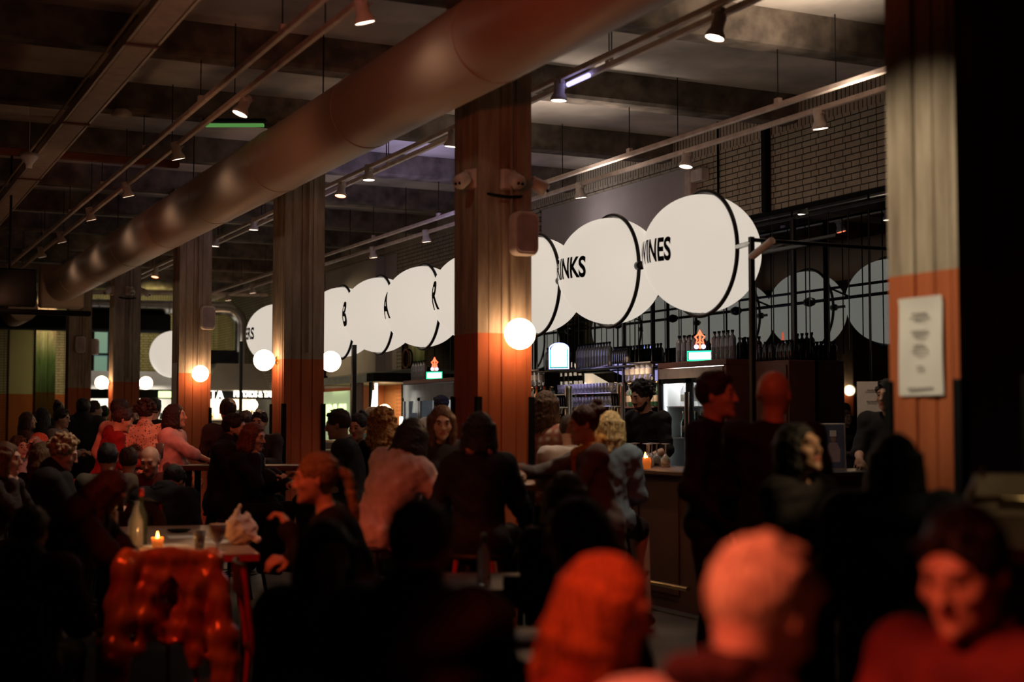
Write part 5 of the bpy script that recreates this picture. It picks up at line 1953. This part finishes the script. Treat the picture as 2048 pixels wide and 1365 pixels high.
# things on the high tables
t = empty('cutlery_box', 'small patterned tray of napkins on the dark high table by the third pillar', 'tray', (3.42, 12.5, 1.10), .9)
MB().bbox(-.14, .14, -.08, .08, 0, .06, .004).build('box', M['cream'], t)
b = MB()
for k in range(8):
    b.bbox(-.12 + .03 * k, -.10 + .03 * k, -.06, .06, .06, .075 + .01 * (k % 3), .003)
b.build('napkins', M['paper'], t)


def jar(loc, label, liquid):
    t = empty('glass_jar', label, 'jar', loc)
    MB().lathe([(.001, 0), (.036, 0), (.042, .012), (.042, .085), (.030, .105), (.030, .125), (.027, .125), (.027, .105), (.039, .084), (.039, .012), (.001, .006)], 22).build('jar_body', M['glass'], t)
    MB().lathe([(.001, .01), (.037, .013), (.038, .05), (.001, .05)], 20).build('drink', M[liquid], t)
    MB().sphere((.01, 0, .07), .018, 10, 6).build('herb_sprig', M['greenb'], t)


jar((3.93, 8.30, 1.10), 'glass jar drink with green sprig on the high table, left one', 'cream')
jar((4.04, 8.28, 1.10), 'glass jar with yellowish drink on the high table, right one', 'beer')
b = MB().lathe([(.001, 0), (.05, 0), (.085, .018), (.08, .02), (.001, .008)], 24)
for k in range(4):
    b.sphere((.02 * (k - 1.5), .01, .03), .022, 10, 6, 0, (1, 1, .7))
tag(b.build('small_plate', M['paper'], None, (4.22, 8.25, 1.10)), 'white plate with napkins on the high table by the centre pillar', 'plate')
t = tumbler_with((3.15, 12.65, 1.10), 'small glass on the dark high table left of the third pillar', 'amber', .034, .10, .6)
t = tumbler_with((2.86, 13.70, 1.13), 'full beer glass with foam held by the woman in pale pink', 'amber', .042, .15, .72, True)
t = tumbler_with((2.10, 13.3, .75), 'foaming glass on the long low table at the left', 'beer', .036, .12, .8, True)
for x, y, lb in ((1.95, 13.4, 'white plate on the long low table, left one'), (2.35, 13.05, 'white plate on the long low table, right one')):
    tag(MB().lathe([(.001, 0), (.06, 0), (.11, .012), (.108, .016), (.001, .008)], 24).build('dinner_plate', M['paper'], None, (x, y, .75)), lb, 'plate')
tag(MB().bbox(-.02, .02, -.02, .02, 0, .05, .004).build('glowing_gadget', emit('blue_led', (.1, .35, 1.0), 1.4), None, (2.02, 4.50, .75)), 'small blue-lit gadget on the table near the chin-resting woman', 'gadget')
tag(MB().lathe([(.001, 0), (.06, 0), (.11, .012), (.108, .016), (.001, .008)], 24).build('dinner_plate', M['paper'], None, (2.16, 4.36, .75)), 'white plate beside the blue-lit gadget', 'plate')
t = empty('water_bottle', 'clear water bottle with steel cap in front of the centre pillar foot', 'bottle', (2.74, 6.0, .75))
MB().lathe([(.001, 0), (.03, 0), (.032, .01), (.032, .13), (.012, .17), (.012, .20), (.001, .20)], 18).build('bottle_body', M['glass'], t)
MB().lathe([(.001, .0), (.014, .0), (.014, .03), (.001, .03)], 12, (0, 0, .2)).build('bottle_cap', M['galv'], t)
table((2.78, 6.1, 0), math.radians(-26), .7, .6, .75, 'dark small table behind the broad man in black', top='wood')

# beige handbag
t = empty('handbag', 'beige leather handbag with gold fittings on the right-hand high table', 'bag', (3.42, 3.42, 1.12), math.radians(-28))
b = MB()
bot, topw = .17, .12
vs = [(-bot, -.06, 0), (bot, -.06, 0), (bot, .06, 0), (-bot, .06, 0), (-bot * .98, -.06, .08), (bot * .98, -.06, .08), (bot * .98, .06, .08), (-bot * .98, .06, .08), (-topw, -.025, .20), (topw, -.025, .20), (topw, .025, .20), (-topw, .025, .20)]
fs = [(3, 2, 1, 0)] + [(k, (k + 1) % 4, 4 + (k + 1) % 4, 4 + k) for k in range(4)] + [(4 + k, 4 + (k + 1) % 4, 8 + (k + 1) % 4, 8 + k) for k in range(4)] + [(8, 9, 10, 11)]
b.add(vs, fs)
b.build('bag_body', M['bag'], t)
MB().add([(-.122, -.031, .205), (.122, -.031, .205), (.135, -.052, .14), (-.135, -.052, .14)], [(0, 1, 2, 3)]).add([(-.122, -.028, .207), (.122, -.028, .207), (.122, .03, .207), (-.122, .03, .207)], [(0, 1, 2, 3)]).build('flap', M['bag'], t)
for sx in (-1, 1):
    MB().tube([(sx * .135, -.03, .16), (sx * .16, -.045, .10), (sx * .175, -.05, .05)], .008, 8).build('side_buckle', M['gold'], t)
    MB().tube([(sx * .10, -.03, .20), (sx * .105, -.03, .235)], .006, 8).build('handle_ring', M['gold'], t)
MB().tube([(.10, 0, .21), (.2, .03, .12), (.25, .03, .01), (.27, -.02, .008)], .007, 8).build('shoulder_strap', M['bag'], t)
MB().tube([(-.05, -.056, .135), (.03, -.056, .13), (.06, -.06, .115)], .004, 6).build('clasp', M['gold'], t)

# speaker stand edge with blue light by the near pillar
t = empty('light_stick', 'slim blue glowing vertical light strip beside the near pillar', 'light', (4.30, 4.20, 1.18))
MB().box(-.012, .012, -.012, .012, 0, .30).build('blue_tube', emit('blue_strip', (.01, .10, .45), .8), t)
MB().box(-.03, -.012, -.02, .02, -1.18, .5).build('pole', M['blackm'], t)

# shiny jacket hung over a chair at the front of the left table
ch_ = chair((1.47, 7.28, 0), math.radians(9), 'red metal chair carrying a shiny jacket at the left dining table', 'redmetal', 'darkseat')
sh = [cap((-.20, -.27, .86), (.20, -.27, .86), .035, .035, .03), ell((0, -.275, .70), (.20, .05, .20), None, .03),
      cap((-.22, -.28, .84), (-.27, -.30, .40), .055, .06, .03), cap((-.27, -.30, .40), (-.24, -.28, .05), .06, .045, .03),
      cap((.22, -.28, .84), (.27, -.31, .45), .055, .065, .03), cap((.27, -.31, .45), (.30, -.28, .02), .07, .06, .03),
      cap((-.12, -.29, .7), (-.15, -.30, .45), .05, .03, .04), cap((.10, -.29, .7), (.13, -.30, .35), .05, .04, .04), cap((-.1, -.28, .5), (.12, -.28, .46), .03, .03, .03),
      ell((0, -.31, .62), (.06, .05, .16), None, .03, True)]
v, q = sdf_mesh(sh, .007, .010, (.0065, 13, 9))
m, n, l, p = new_mat('shiny_jacket')
noise_color(m, n, l, p, (.42, .07, .04), (.70, .26, .10), (6, 6, 6), lo=.4, hi=.6)
p.inputs['Metallic'].default_value = .35
p.inputs['Roughness'].default_value = .3
o = np_obj('hung_jacket', v, q, m)
o.location = (1.47, 7.28, -.03)
o.rotation_euler.z = math.radians(9)
tag(o, 'shiny metallic jacket draped over the red chair, glowing red and orange', 'jacket')
chair((1.98, 6.5, 0), math.radians(-100), 'dark chair with a red-lit frame right of the jacket chair', 'redmetal', 'darkseat')  # red light on the frame is put into the metal colour
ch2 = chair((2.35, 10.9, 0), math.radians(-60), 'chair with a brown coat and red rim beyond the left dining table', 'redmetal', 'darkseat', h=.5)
sh = [ell((0, -.24, .72), (.24, .07, .20), None, .04), ell((.05, -.1, .6), (.22, .18, .10), None, .05)]
v, q = sdf_mesh(sh, .012, 0, (.004, 20, 12))
o = np_obj('hung_coat', v, q, fabric((.07, .045, .025)))
o.location, o.rotation_euler = (2.35, 10.9, 0), (0, 0, math.radians(-60))
tag(o, 'brown coat heaped over a chair beyond the left dining table', 'coat')

# ------------------------------------------------------------------ the guests: world position, heading, scale, looks
person((1.452, 2.798, 0), -2.3472, 0.9356, 'woman with long strawberry blond hair, lit red, seated in front facing right',
       dict(pose='sit', lean=8, hyaw=10, hpitch=12, arms=('table', 'table'), seat=0.43), fem=True, hair='wavy', hcol=(0.62, 0.24, 0.08), top=(0.35, 0.1, 0.07), skin='light', vox=0.01, seed=3)
person((1.243, 1.909, 0), -1.0566, 1.0105, 'person with pale hair brightly lit red, front right, head bowed',
       dict(pose='sit', lean=14, hyaw=-12, hpitch=22, arms=('table', 'lap'), seat=0.45), hair='short', hcol=(0.72, 0.46, 0.32), scarf=(0.06, 0.02, 0.02), top=(0.62, 0.48, 0.44), skin='light', vox=0.01, seed=4)
person((2.194, 2.258, 0), 1.7774, 1.0051, 'man with short black hair and dark red shirt at the right edge, looking down',
       dict(pose='sit', lean=6, hyaw=8, hpitch=14, arms=('table', 'table'), seat=0.45), hair='short', hcol=(0.012, 0.009, 0.009), top=(0.11, 0.016, 0.014), skin='mid', vox=0.009, seed=5, collar=(0.2, 0.03, 0.026))
person((1.381, 3.492, 0), -0.6462, 0.9574, 'broad man in black jacket with cropped dark hair, his back to the camera in front',
       dict(pose='sit', seat=0.47, lean=5, hyaw=-18, hpitch=5, arms=('table', 'table')), hair='short', hcol=(0.02, 0.013, 0.011), top=(0.012, 0.011, 0.011), jacket=0.022, skin='mid', vox=0.01, seed=6, collar=(0.45, 0.4, 0.45))
person((1.502, 4.594, 0), 3.0313, 0.9310, 'woman with black hair and dark coat facing the camera beside the broad man in black',
       dict(pose='sit', lean=4, hyaw=6, hpitch=8, arms=('table', 'table'), seat=0.39), fem=True, hair='long', hcol=(0.012, 0.009, 0.009), top=(0.012, 0.011, 0.012), jacket=0.02, skin='mid', vox=0.009, seed=7)
person((2.285, 3.893, 0), 0.9914, 0.9637, 'long-haired woman in dark red top resting chin on hand, low right of centre pillar',
       dict(pose='sit', lean=14, hyaw=0, hpitch=10, arms=('table', 'chin'), seat=0.45), fem=True, hair='long', hcol=(0.05, 0.022, 0.014), top=(0.1, 0.02, 0.018), skin='light', vox=0.01, seed=8)
person((2.957, 5.635, 0), -0.8360, 0.9588, 'person with purplish brown hair seated behind the woman resting her chin',
       dict(pose='sit', lean=4, hpitch=5, arms=('lap', 'lap'), seat=0.45), fem=True, hair='bob', hcol=(0.09, 0.04, 0.03), top=(0.03, 0.02, 0.018), skin='light', seed=9)
person((2.368, 6.575, 0), 1.2594, 1.0094, 'woman in black with a blond ponytail leaning forward, her face lit orange',
       dict(pose='sit', seat=0.5, lean=22, hpitch=-4, arms=((-0.12, 0.36, 0.97), (0.1, 0.36, 0.8))), fem=True, hair='pony', hcol=(0.2, 0.14, 0.06), top=(0.012, 0.011, 0.012), skin='light', vox=0.009, seed=10, curl=0.9)
person((0.924, 7.545, 0), -1.9544, 0.8280, 'woman in long brown coat with dark red hair bending over the left dining table',
       dict(pose='stand', lean=48, hpitch=18, arms=((-0.15, 0.75, 0.82), (0.12, 0.7, 0.82)), legs='step'), fem=True, hair='long', hcol=(0.05, 0.012, 0.008), top=(0.032, 0.01, 0.008), jacket=0.02, skirt='dress', skin='light', seed=11)
person((4.260, 6.390, 0), -2.5104, 1.0181, 'tall man in a dark polo shirt with short hair standing in profile, facing right',
       dict(pose='stand', hyaw=8, arms=((-0.24, -0.06, 0.86), (0.2, 0.16, 0.95))), hair='short', hcol=(0.022, 0.012, 0.01), top=(0.013, 0.01, 0.012), collar=(0.013, 0.01, 0.012), skin='light', sleeve=2.0, vox=0.01, seed=12, curl=0.9)
person((4.177, 5.735, 0), -0.8048, 1.0177, 'bald broad man in black seen from behind near the bar end',
       dict(pose='stand', hyaw=-6, arms=('hold', 'hold')), hair='none', top=(0.012, 0.011, 0.012), skin='mid', vox=0.01, seed=13)
person((3.509, 4.650, 0), -2.9507, 0.8644, 'young woman with black hair, face caught in warm light, looking up right',
       dict(pose='stand', hyaw=6, hpitch=-9, arms=('down', 'hold')), fem=True, hair='long', hcol=(0.003, 0.0025, 0.0025), top=(0.012, 0.011, 0.012), jacket=0.012, skin='mid', vox=0.007, seed=14)
person((3.101, 3.606, 0), -0.7979, 0.8462, 'person with long black hair in a wide black coat before the near pillar',
       dict(pose='stand', arms=('hold', 'hold')), fem=False, hair='long', hcol=(0.008, 0.007, 0.007), top=(0.008, 0.008, 0.009), jacket=0.035, skirt='dress', skin='mid', seed=15)
person((8.013, 9.379, 0), 2.0867, 1.0672, 'bartender in a black t-shirt standing behind the bar end beside the mirror',
       dict(pose='stand', hyaw=-6, hpitch=6, arms=((-0.25, 0.25, 1.12), (0.1, 0.38, 1.1))), hair='short', hcol=(0.01, 0.008, 0.008), top=(0.012, 0.011, 0.012), sleeve=1.05, skin='light', seed=16)
person((7.017, 11.577, 0), 1.8697, 1.0841, 'bearded bartender with black curly hair in black t-shirt working behind the bar',
       dict(pose='stand', hyaw=-8, hpitch=14, lean=6, arms=((-0.22, 0.34, 1.05), (0.1, 0.4, 1.12))), hair='curlytop', hcol=(0.01, 0.008, 0.008), top=(0.012, 0.011, 0.012), sleeve=1.05, beard=True, skin='light', vox=0.01, seed=17, apron=True)
person((4.858, 8.582, 0), -0.7792, 0.9484, 'woman with long blond hair and denim jacket on a bar stool, back turned',
       dict(pose='sit', seat=0.78, lean=6, hyaw=-8, arms=('hold', 'lap'), legs='drop'), fem=True, hair='wavy', hcol=(0.62, 0.42, 0.2), top=(0.16, 0.24, 0.3), jacket=0.012, skirt='skirt', bottom=(0.02, 0.012, 0.014), skin='light', vox=0.01, seed=18)
person((4.220, 7.542, 0), 1.2824, 0.9270, 'woman in long grey dress with dark hair bun and yellow scarf, hand raised',
       dict(pose='stand', lean=8, hpitch=8, arms=((0.05, 0.38, 1.22), (-0.12, 0.52, 1.28))), fem=True, hair='bun', hcol=(0.06, 0.028, 0.018), top=(0.13, 0.12, 0.115), skirt='dress', scarf=(0.55, 0.28, 0.05), skin='light', vox=0.009, seed=19, curl=0.35)
person((5.023, 9.510, 0), -0.6633, 0.9438, 'person in a white t-shirt sitting at the bar behind the woman in grey',
       dict(pose='sit', seat=0.78, lean=14, hpitch=10, arms=('table', 'table')), hair='short', hcol=(0.03, 0.02, 0.015), top=(0.68, 0.64, 0.62), sleeve=1.0, skin='light', seed=20)
person((5.148, 10.133, 0), -0.9962, 1.0071, 'man with wavy brown hair and a plaid shirt standing at the bar',
       dict(pose='stand', lean=3, hyaw=-10, arms=('hold', 'hold')), hair='wavy', hcol=(0.1, 0.055, 0.03), top=(0.42, 0.16, 0.11), topk='plaid', skin='light', seed=21)
person((3.396, 7.524, 0), -0.6343, 0.9488, 'woman in black with pink scarf on a red stool by the centre pillar',
       dict(pose='sit', seat=0.76, lean=4, hyaw=12, arms=((-0.2, 0.3, 0.98), (0.26, 0.42, 0.86))), fem=True, hair='bob', hcol=(0.018, 0.011, 0.01), top=(0.012, 0.011, 0.012), jacket=0.012, scarf=(0.62, 0.26, 0.22), sleeve=1.6, bottom=(0.03, 0.02, 0.015), skin='light', vox=0.01, seed=22)
person((3.804, 9.047, 0), 2.8300, 0.9328, 'woman with long brown hair facing the camera, face lit deep red, left of centre pillar',
       dict(pose='stand', lean=6, hpitch=10, arms=('hold', 'hold')), fem=True, hair='long', hcol=(0.1, 0.05, 0.025), top=(0.03, 0.025, 0.025), skin='light', vox=0.009, seed=23)
person((6.805, 16.201, 0), 3.0921, 1.0484, 'bartender in a white shirt and dark cap behind the bar, left of centre pillar',
       dict(pose='stand', hpitch=12, arms=('hold', 'hold')), hair='short', hcol=(0.02, 0.015, 0.01), top=(0.66, 0.62, 0.58), cap_=(0.02, 0.02, 0.05), skin='pale', seed=24)
person((3.031, 8.251, 0), -1.0767, 0.9746, 'woman in a pink blouse with dark hair leaning on the high table, back turned',
       dict(pose='sit', seat=0.74, lean=24, side=10, hpitch=4, arms=((-0.1, 0.45, 1.16), (0.3, 0.48, 1.12))), fem=True, hair='bob', hcol=(0.015, 0.01, 0.009), top=(0.6, 0.4, 0.36), jacket=0.018, wrk=0.0015, bottom=(0.012, 0.011, 0.012), skin='light', vox=0.01, seed=25)
person((4.075, 10.907, 0), -0.4449, 0.9144, 'woman with long curly ginger hair seen from behind',
       dict(pose='stand', arms=('hold', 'hold')), fem=True, hair='curly', hcol=(0.42, 0.2, 0.06), top=(0.012, 0.011, 0.012), skin='light', vox=0.011, seed=26)
person((4.770, 12.983, 0), 0.1736, 0.9408, 'man with short fair hair in a teal shirt, right of the woman with a bun',
       dict(pose='stand', lean=4, arms=('hold', 'hold')), hair='short', hcol=(0.26, 0.17, 0.09), top=(0.05, 0.2, 0.19), skin='light', seed=27)
person((4.199, 11.799, 0), 2.2777, 0.9072, 'woman with black hair tied in a top bun, face turned down',
       dict(pose='stand', hpitch=14, arms=('hold', 'hold')), fem=True, hair='bun', hcol=(0.012, 0.009, 0.009), top=(0.05, 0.04, 0.07), skin='light', seed=28)
person((3.818, 10.819, 0), 1.0699, 0.9683, 'man in a dark grey sweater with a white collar facing left at the high table',
       dict(pose='sit', seat=0.78, lean=12, hpitch=6, arms=('table', 'table')), hair='short', hcol=(0.05, 0.028, 0.018), top=(0.035, 0.032, 0.034), collar=(0.6, 0.56, 0.52), skin='light', vox=0.01, seed=29)
person((3.906, 13.934, 0), 2.5200, 0.9273, 'man with tousled dark hair, face lit red, behind the smiling woman',
       dict(pose='stand', hpitch=10, arms=('hold', 'hold')), hair='shortw', hcol=(0.02, 0.013, 0.01), top=(0.03, 0.02, 0.02), skin='light', seed=30)
person((4.017, 14.933, 0), -0.4375, 0.9283, 'dark-haired person behind the bearded man, only the head showing',
       dict(pose='stand', arms=('hold', 'hold')), hair='short', hcol=(0.014, 0.01, 0.009), top=(0.012, 0.011, 0.012), skin='light', seed=31)
person((3.647, 14.214, 0), 0.0108, 0.9956, 'standing man with dark hair, neck lit red, under the steel kitchen hood',
       dict(pose='stand', hyaw=-10, arms=('hold', 'hold')), hair='short', hcol=(0.03, 0.015, 0.011), top=(0.03, 0.02, 0.02), skin='light', seed=32)
person((2.972, 11.687, 0), -2.0885, 0.9538, 'bearded man in a bulky black coat facing right, left of the third pillar',
       dict(pose='sit', seat=0.76, lean=6, hpitch=4, arms=('table', 'table')), hair='short', hcol=(0.014, 0.01, 0.009), top=(0.012, 0.011, 0.012), jacket=0.03, beard=True, skin='light', vox=0.01, seed=33)
person((3.031, 11.483, 0), -2.3283, 0.9329, 'smiling woman in black with reddish hair beside the bearded man',
       dict(pose='sit', seat=0.73, lean=12, hpitch=6, arms=('table', 'chin')), fem=True, hair='bob', hcol=(0.12, 0.035, 0.02), top=(0.012, 0.011, 0.012), skin='light', vox=0.009, seed=34)
person((3.066, 14.072, 0), -2.1706, 0.9636, 'woman in a pale pink shirt with dark hair holding a beer, facing right',
       dict(pose='stand', hyaw=12, arms=((-0.1, 0.2, 0.98), (0.02, 0.46, 1.12))), fem=True, hair='bob', hcol=(0.02, 0.012, 0.011), top=(0.66, 0.42, 0.42), collar=(0.66, 0.42, 0.42), jacket=0.01, sleeve=1.2, bottom=(0.012, 0.011, 0.012), skin='light', vox=0.01, seed=35)
person((3.508, 17.166, 0), -0.4637, 1.0253, 'man in a black waistcoat behind the man with the patterned shirt',
       dict(pose='stand', arms=('hold', 'hold')), hair='short', hcol=(0.014, 0.01, 0.009), top=(0.012, 0.011, 0.012), skin='light', vox=0.014, seed=36)
person((3.014, 15.185, 0), -0.3708, 0.9886, 'man with curly dark hair in an orange-lit patterned white shirt, back turned',
       dict(pose='stand', hyaw=-8, arms=((-0.3, 0.02, 0.92), (0.3, 0.2, 1.0))), hair='curlytop', hcol=(0.03, 0.014, 0.012), top=(0.8, 0.44, 0.34), topk='dots', jacket=0.008, bottom=(0.25, 0.03, 0.02), skin='light', vox=0.01, seed=37)
person((3.401, 17.931, 0), -2.9803, 0.9591, 'fair-haired person in the crowd half hidden by the fourth pillar group',
       dict(pose='stand', arms=('hold', 'hold')), hair='shortw', hcol=(0.2, 0.12, 0.06), top=(0.012, 0.011, 0.012), skin='light', vox=0.014, seed=38)
person((2.477, 14.497, 0), -1.5775, 0.9554, 'person in a dark red hooded sweater bent forward facing right',
       dict(pose='stand', lean=14, hpitch=14, arms=('hold', 'hold')), hair='short', hcol=(0.03, 0.014, 0.012), top=(0.28, 0.015, 0.018), hoodcol=(0.2, 0.012, 0.014), skin='light', vox=0.011, seed=39)
person((2.872, 16.301, 0), -1.1392, 1.0117, 'tall man in a salmon pink shirt behind the red hooded sweater',
       dict(pose='stand', lean=6, hpitch=8, arms=('down', 'hold')), hair='short', hcol=(0.03, 0.016, 0.012), top=(0.78, 0.38, 0.3), skin='light', vox=0.012, seed=40)
person((3.845, 22.563, 0), -0.2561, 0.9994, 'small dark-haired person far back beside the fifth pillar',
       dict(pose='stand', arms=('down', 'down')), hair='short', hcol=(0.014, 0.01, 0.009), top=(0.02, 0.02, 0.02), skin='light', vox=0.018, seed=41)
person((3.449, 21.092, 0), -1.3847, 1.0323, 'man with open dark jacket and pale shirt, right of the large black back',
       dict(pose='stand', arms=('hold', 'hold')), hair='short', hcol=(0.03, 0.018, 0.014), top=(0.1, 0.08, 0.06), collar=(0.6, 0.55, 0.5), skin='light', vox=0.016, seed=42)
person((2.910, 18.564, 0), -0.1904, 1.0308, 'large man in a black jacket seen from behind in the left background',
       dict(pose='stand', arms=('down', 'down'), spread=0.05), hair='short', hcol=(0.012, 0.01, 0.009), top=(0.012, 0.011, 0.012), jacket=0.04, skin='mid', vox=0.014, seed=43)
person((3.361, 23.901, 0), -0.3144, 1.0474, 'distant person with dark hair in a bun below the green-lit pillar',
       dict(pose='stand', arms=('down', 'down')), fem=True, hair='bun', hcol=(0.014, 0.01, 0.009), top=(0.03, 0.02, 0.02), skin='light', vox=0.018, seed=44)
person((2.502, 18.241, 0), -2.0617, 0.9573, 'man in a grey shirt with dark hair facing right in the left background',
       dict(pose='stand', lean=8, hpitch=6, arms=('hold', 'hold')), hair='short', hcol=(0.02, 0.013, 0.01), top=(0.3, 0.24, 0.21), skin='mid', vox=0.013, seed=45)
person((2.649, 20.364, 0), -0.2167, 0.9728, 'woman with long dark hair in the left background, back turned',
       dict(pose='stand', arms=('down', 'down')), fem=True, hair='long', hcol=(0.02, 0.012, 0.01), top=(0.02, 0.016, 0.016), skin='light', vox=0.016, seed=46)
person((2.336, 19.425, 0), -1.8660, 0.9336, 'woman with brown hair in a dark red top at far left background',
       dict(pose='stand', arms=('hold', 'hold')), fem=True, hair='long', hcol=(0.07, 0.03, 0.02), top=(0.12, 0.03, 0.025), skin='light', vox=0.015, seed=47)
person((1.473, 11.706, 0), -1.8539, 1.0453, 'man with curly grey blond hair in a black jacket, chin on his hand, left',
       dict(pose='sit', lean=16, hpitch=14, arms=('table', 'chin'), seat=0.47), hair='curlytop', hcol=(0.34, 0.25, 0.14), top=(0.012, 0.011, 0.012), jacket=0.016, skin='light', vox=0.009, seed=48)
person((1.606, 12.395, 0), -0.3919, 0.9979, 'woman with long brown and blond hair at the left table, back turned',
       dict(pose='sit', lean=4, arms=('lap', 'lap'), seat=0.45), fem=True, hair='long', hcol=(0.1, 0.06, 0.03), top=(0.02, 0.014, 0.012), skin='light', vox=0.012, seed=49)
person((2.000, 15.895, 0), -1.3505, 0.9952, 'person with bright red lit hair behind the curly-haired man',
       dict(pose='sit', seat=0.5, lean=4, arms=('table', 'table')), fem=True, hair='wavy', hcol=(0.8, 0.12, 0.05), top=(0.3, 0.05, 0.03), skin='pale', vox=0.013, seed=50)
person((1.833, 15.709, 0), -2.5584, 0.9824, 'person in a white sleeve with one arm raised at the far left',
       dict(pose='sit', seat=0.5, lean=6, side=10, arms=((-0.1, 0.1, 1.3), 'chin')), hair='short', hcol=(0.1, 0.06, 0.03), top=(0.42, 0.34, 0.33), skin='light', vox=0.013, seed=51)
person((1.078, 11.272, 0), -2.0274, 1.0223, 'person with brown hair piled up at the left edge, hands clasped',
       dict(pose='sit', lean=12, arms=('chin', 'chin'), seat=0.45), fem=True, hair='bob', hcol=(0.1, 0.05, 0.02), top=(0.04, 0.03, 0.03), topk='dots', skin='light', vox=0.012, seed=52)
person((2.064, 12.040, 0), -0.3115, 1.0026, 'man with black hair in an olive grey sweater, broad back, left centre',
       dict(pose='sit', lean=16, arms=('table', 'table'), seat=0.45), hair='short', hcol=(0.01, 0.009, 0.009), top=(0.12, 0.1, 0.075), skin='mid', vox=0.012, seed=53)
person((2.393, 12.802, 0), -0.3601, 0.9498, 'person with dark olive hair just right of the olive grey sweater',
       dict(pose='sit', lean=4, arms=('lap', 'lap'), seat=0.45), hair='short', hcol=(0.05, 0.04, 0.02), top=(0.05, 0.045, 0.03), skin='mid', vox=0.014, seed=54)
person((2.568, 12.326, 0), 2.5059, 0.9984, 'bald-templed man with light on his forehead looking down to the left',
       dict(pose='sit', lean=14, hpitch=18, hyaw=6, arms=('table', 'table'), seat=0.45), hair='fringe', hcol=(0.05, 0.035, 0.02), top=(0.1, 0.02, 0.018), skin='light', vox=0.009, seed=55)
person((2.150, 10.703, 0), -0.7390, 0.9657, 'hunched person in a navy black hooded jacket right of the balding man',
       dict(pose='sit', lean=34, hpitch=24, arms=('table', 'table'), seat=0.45), hair='short', hcol=(0.01, 0.009, 0.01), top=(0.012, 0.014, 0.02), jacket=0.035, hoodcol=(0.012, 0.014, 0.02), skin='mid', vox=0.014, seed=56)
person((0.808, 6.842, 0), -0.4724, 0.9315, 'seated person in black at the lower left edge, back turned',
       dict(pose='sit', seat=0.32, lean=10, arms=('table', 'table')), hair='short', hcol=(0.012, 0.009, 0.009), top=(0.02, 0.012, 0.012), jacket=0.02, skin='mid', vox=0.013, seed=57)

chair((1.452, 2.798, 0), -2.347, 'dark chair under the woman with long strawberry blond hair', 'black', 'darkseat', None, 0.402)
chair((1.243, 1.909, 0), -1.057, 'dark chair under the person with pale hair brightly lit red', 'black', 'darkseat', None, 0.455)
chair((2.194, 2.258, 0), 1.777, 'dark chair under the man with short black hair and dark red shirt at the right', 'black', 'darkseat', None, 0.452)
chair((1.381, 3.492, 0), -0.646, 'dark chair under the broad man in black jacket with cropped dark hair', 'black', 'darkseat', None, 0.450)
chair((1.502, 4.594, 0), 3.031, 'dark chair under the woman with black hair and dark coat facing the camera beside the', 'black', 'darkseat', None, 0.363)
chair((2.285, 3.893, 0), 0.991, 'dark chair under the long-haired woman in dark red top resting chin on hand', 'black', 'darkseat', None, 0.434)
chair((2.957, 5.635, 0), -0.836, 'dark chair under the person with purplish brown hair seated behind the woman resting her chin', 'black', 'darkseat', None, 0.431)
chair((2.368, 6.575, 0), 1.259, 'dark chair under the woman in black with a blond ponytail leaning forward', 'black', 'darkseat', None, 0.505)
stool((4.858, 8.582, 0), -0.779, 0.760, 'stool under the woman with long blond hair and denim jacket on a bar stool', 'black')
stool((5.023, 9.510, 0), -0.663, 0.756, 'stool under the person in a white t-shirt sitting at the bar behind the woman in', 'black')
stool((3.396, 7.524, 0), -0.634, 0.741, 'stool under the woman in black with pink scarf on a red stool by the centre', 'redmetal')
stool((3.031, 8.251, 0), -1.077, 0.741, 'stool under the woman in a pink blouse with dark hair leaning on the high table', 'black')
stool((3.818, 10.819, 0), 1.070, 0.775, 'stool under the man in a dark grey sweater with a white collar facing left at', 'black')
stool((2.972, 11.687, 0), -2.088, 0.745, 'stool under the bearded man in a bulky black coat facing right', 'black')
stool((3.031, 11.483, 0), -2.328, 0.701, 'stool under the smiling woman in black with reddish hair beside the bearded man', 'black')
chair((1.473, 11.706, 0), -1.854, 'dark chair under the man with curly grey blond hair in a black jacket', 'black', 'darkseat', None, 0.491)
chair((1.606, 12.395, 0), -0.392, 'dark chair under the woman with long brown and blond hair at the left table', 'black', 'darkseat', None, 0.449)
chair((2.000, 15.895, 0), -1.351, 'dark chair under the person with bright red lit hair behind the curly-haired man', 'black', 'darkseat', None, 0.498)
chair((1.833, 15.709, 0), -2.558, 'dark chair under the person in a white sleeve with one arm raised at the far', 'black', 'darkseat', None, 0.491)
chair((1.078, 11.272, 0), -2.027, 'dark chair under the person with brown hair piled up at the left edge', 'black', 'darkseat', None, 0.460)
chair((2.064, 12.040, 0), -0.311, 'dark chair under the man with black hair in an olive grey sweater', 'black', 'darkseat', None, 0.451)
chair((2.393, 12.802, 0), -0.360, 'dark chair under the person with dark olive hair just right of the olive grey sweater', 'black', 'darkseat', None, 0.427)
chair((2.568, 12.326, 0), 2.506, 'dark chair under the bald-templed man with light on his forehead looking down to the left', 'black', 'darkseat', None, 0.449)
chair((2.150, 10.703, 0), -0.739, 'dark chair under the hunched person in a navy black hooded jacket right of the balding', 'black', 'darkseat', None, 0.435)
chair((0.808, 6.842, 0), -0.472, 'dark chair under the seated person in black at the lower left edge', 'black', 'darkseat', None, 0.298)
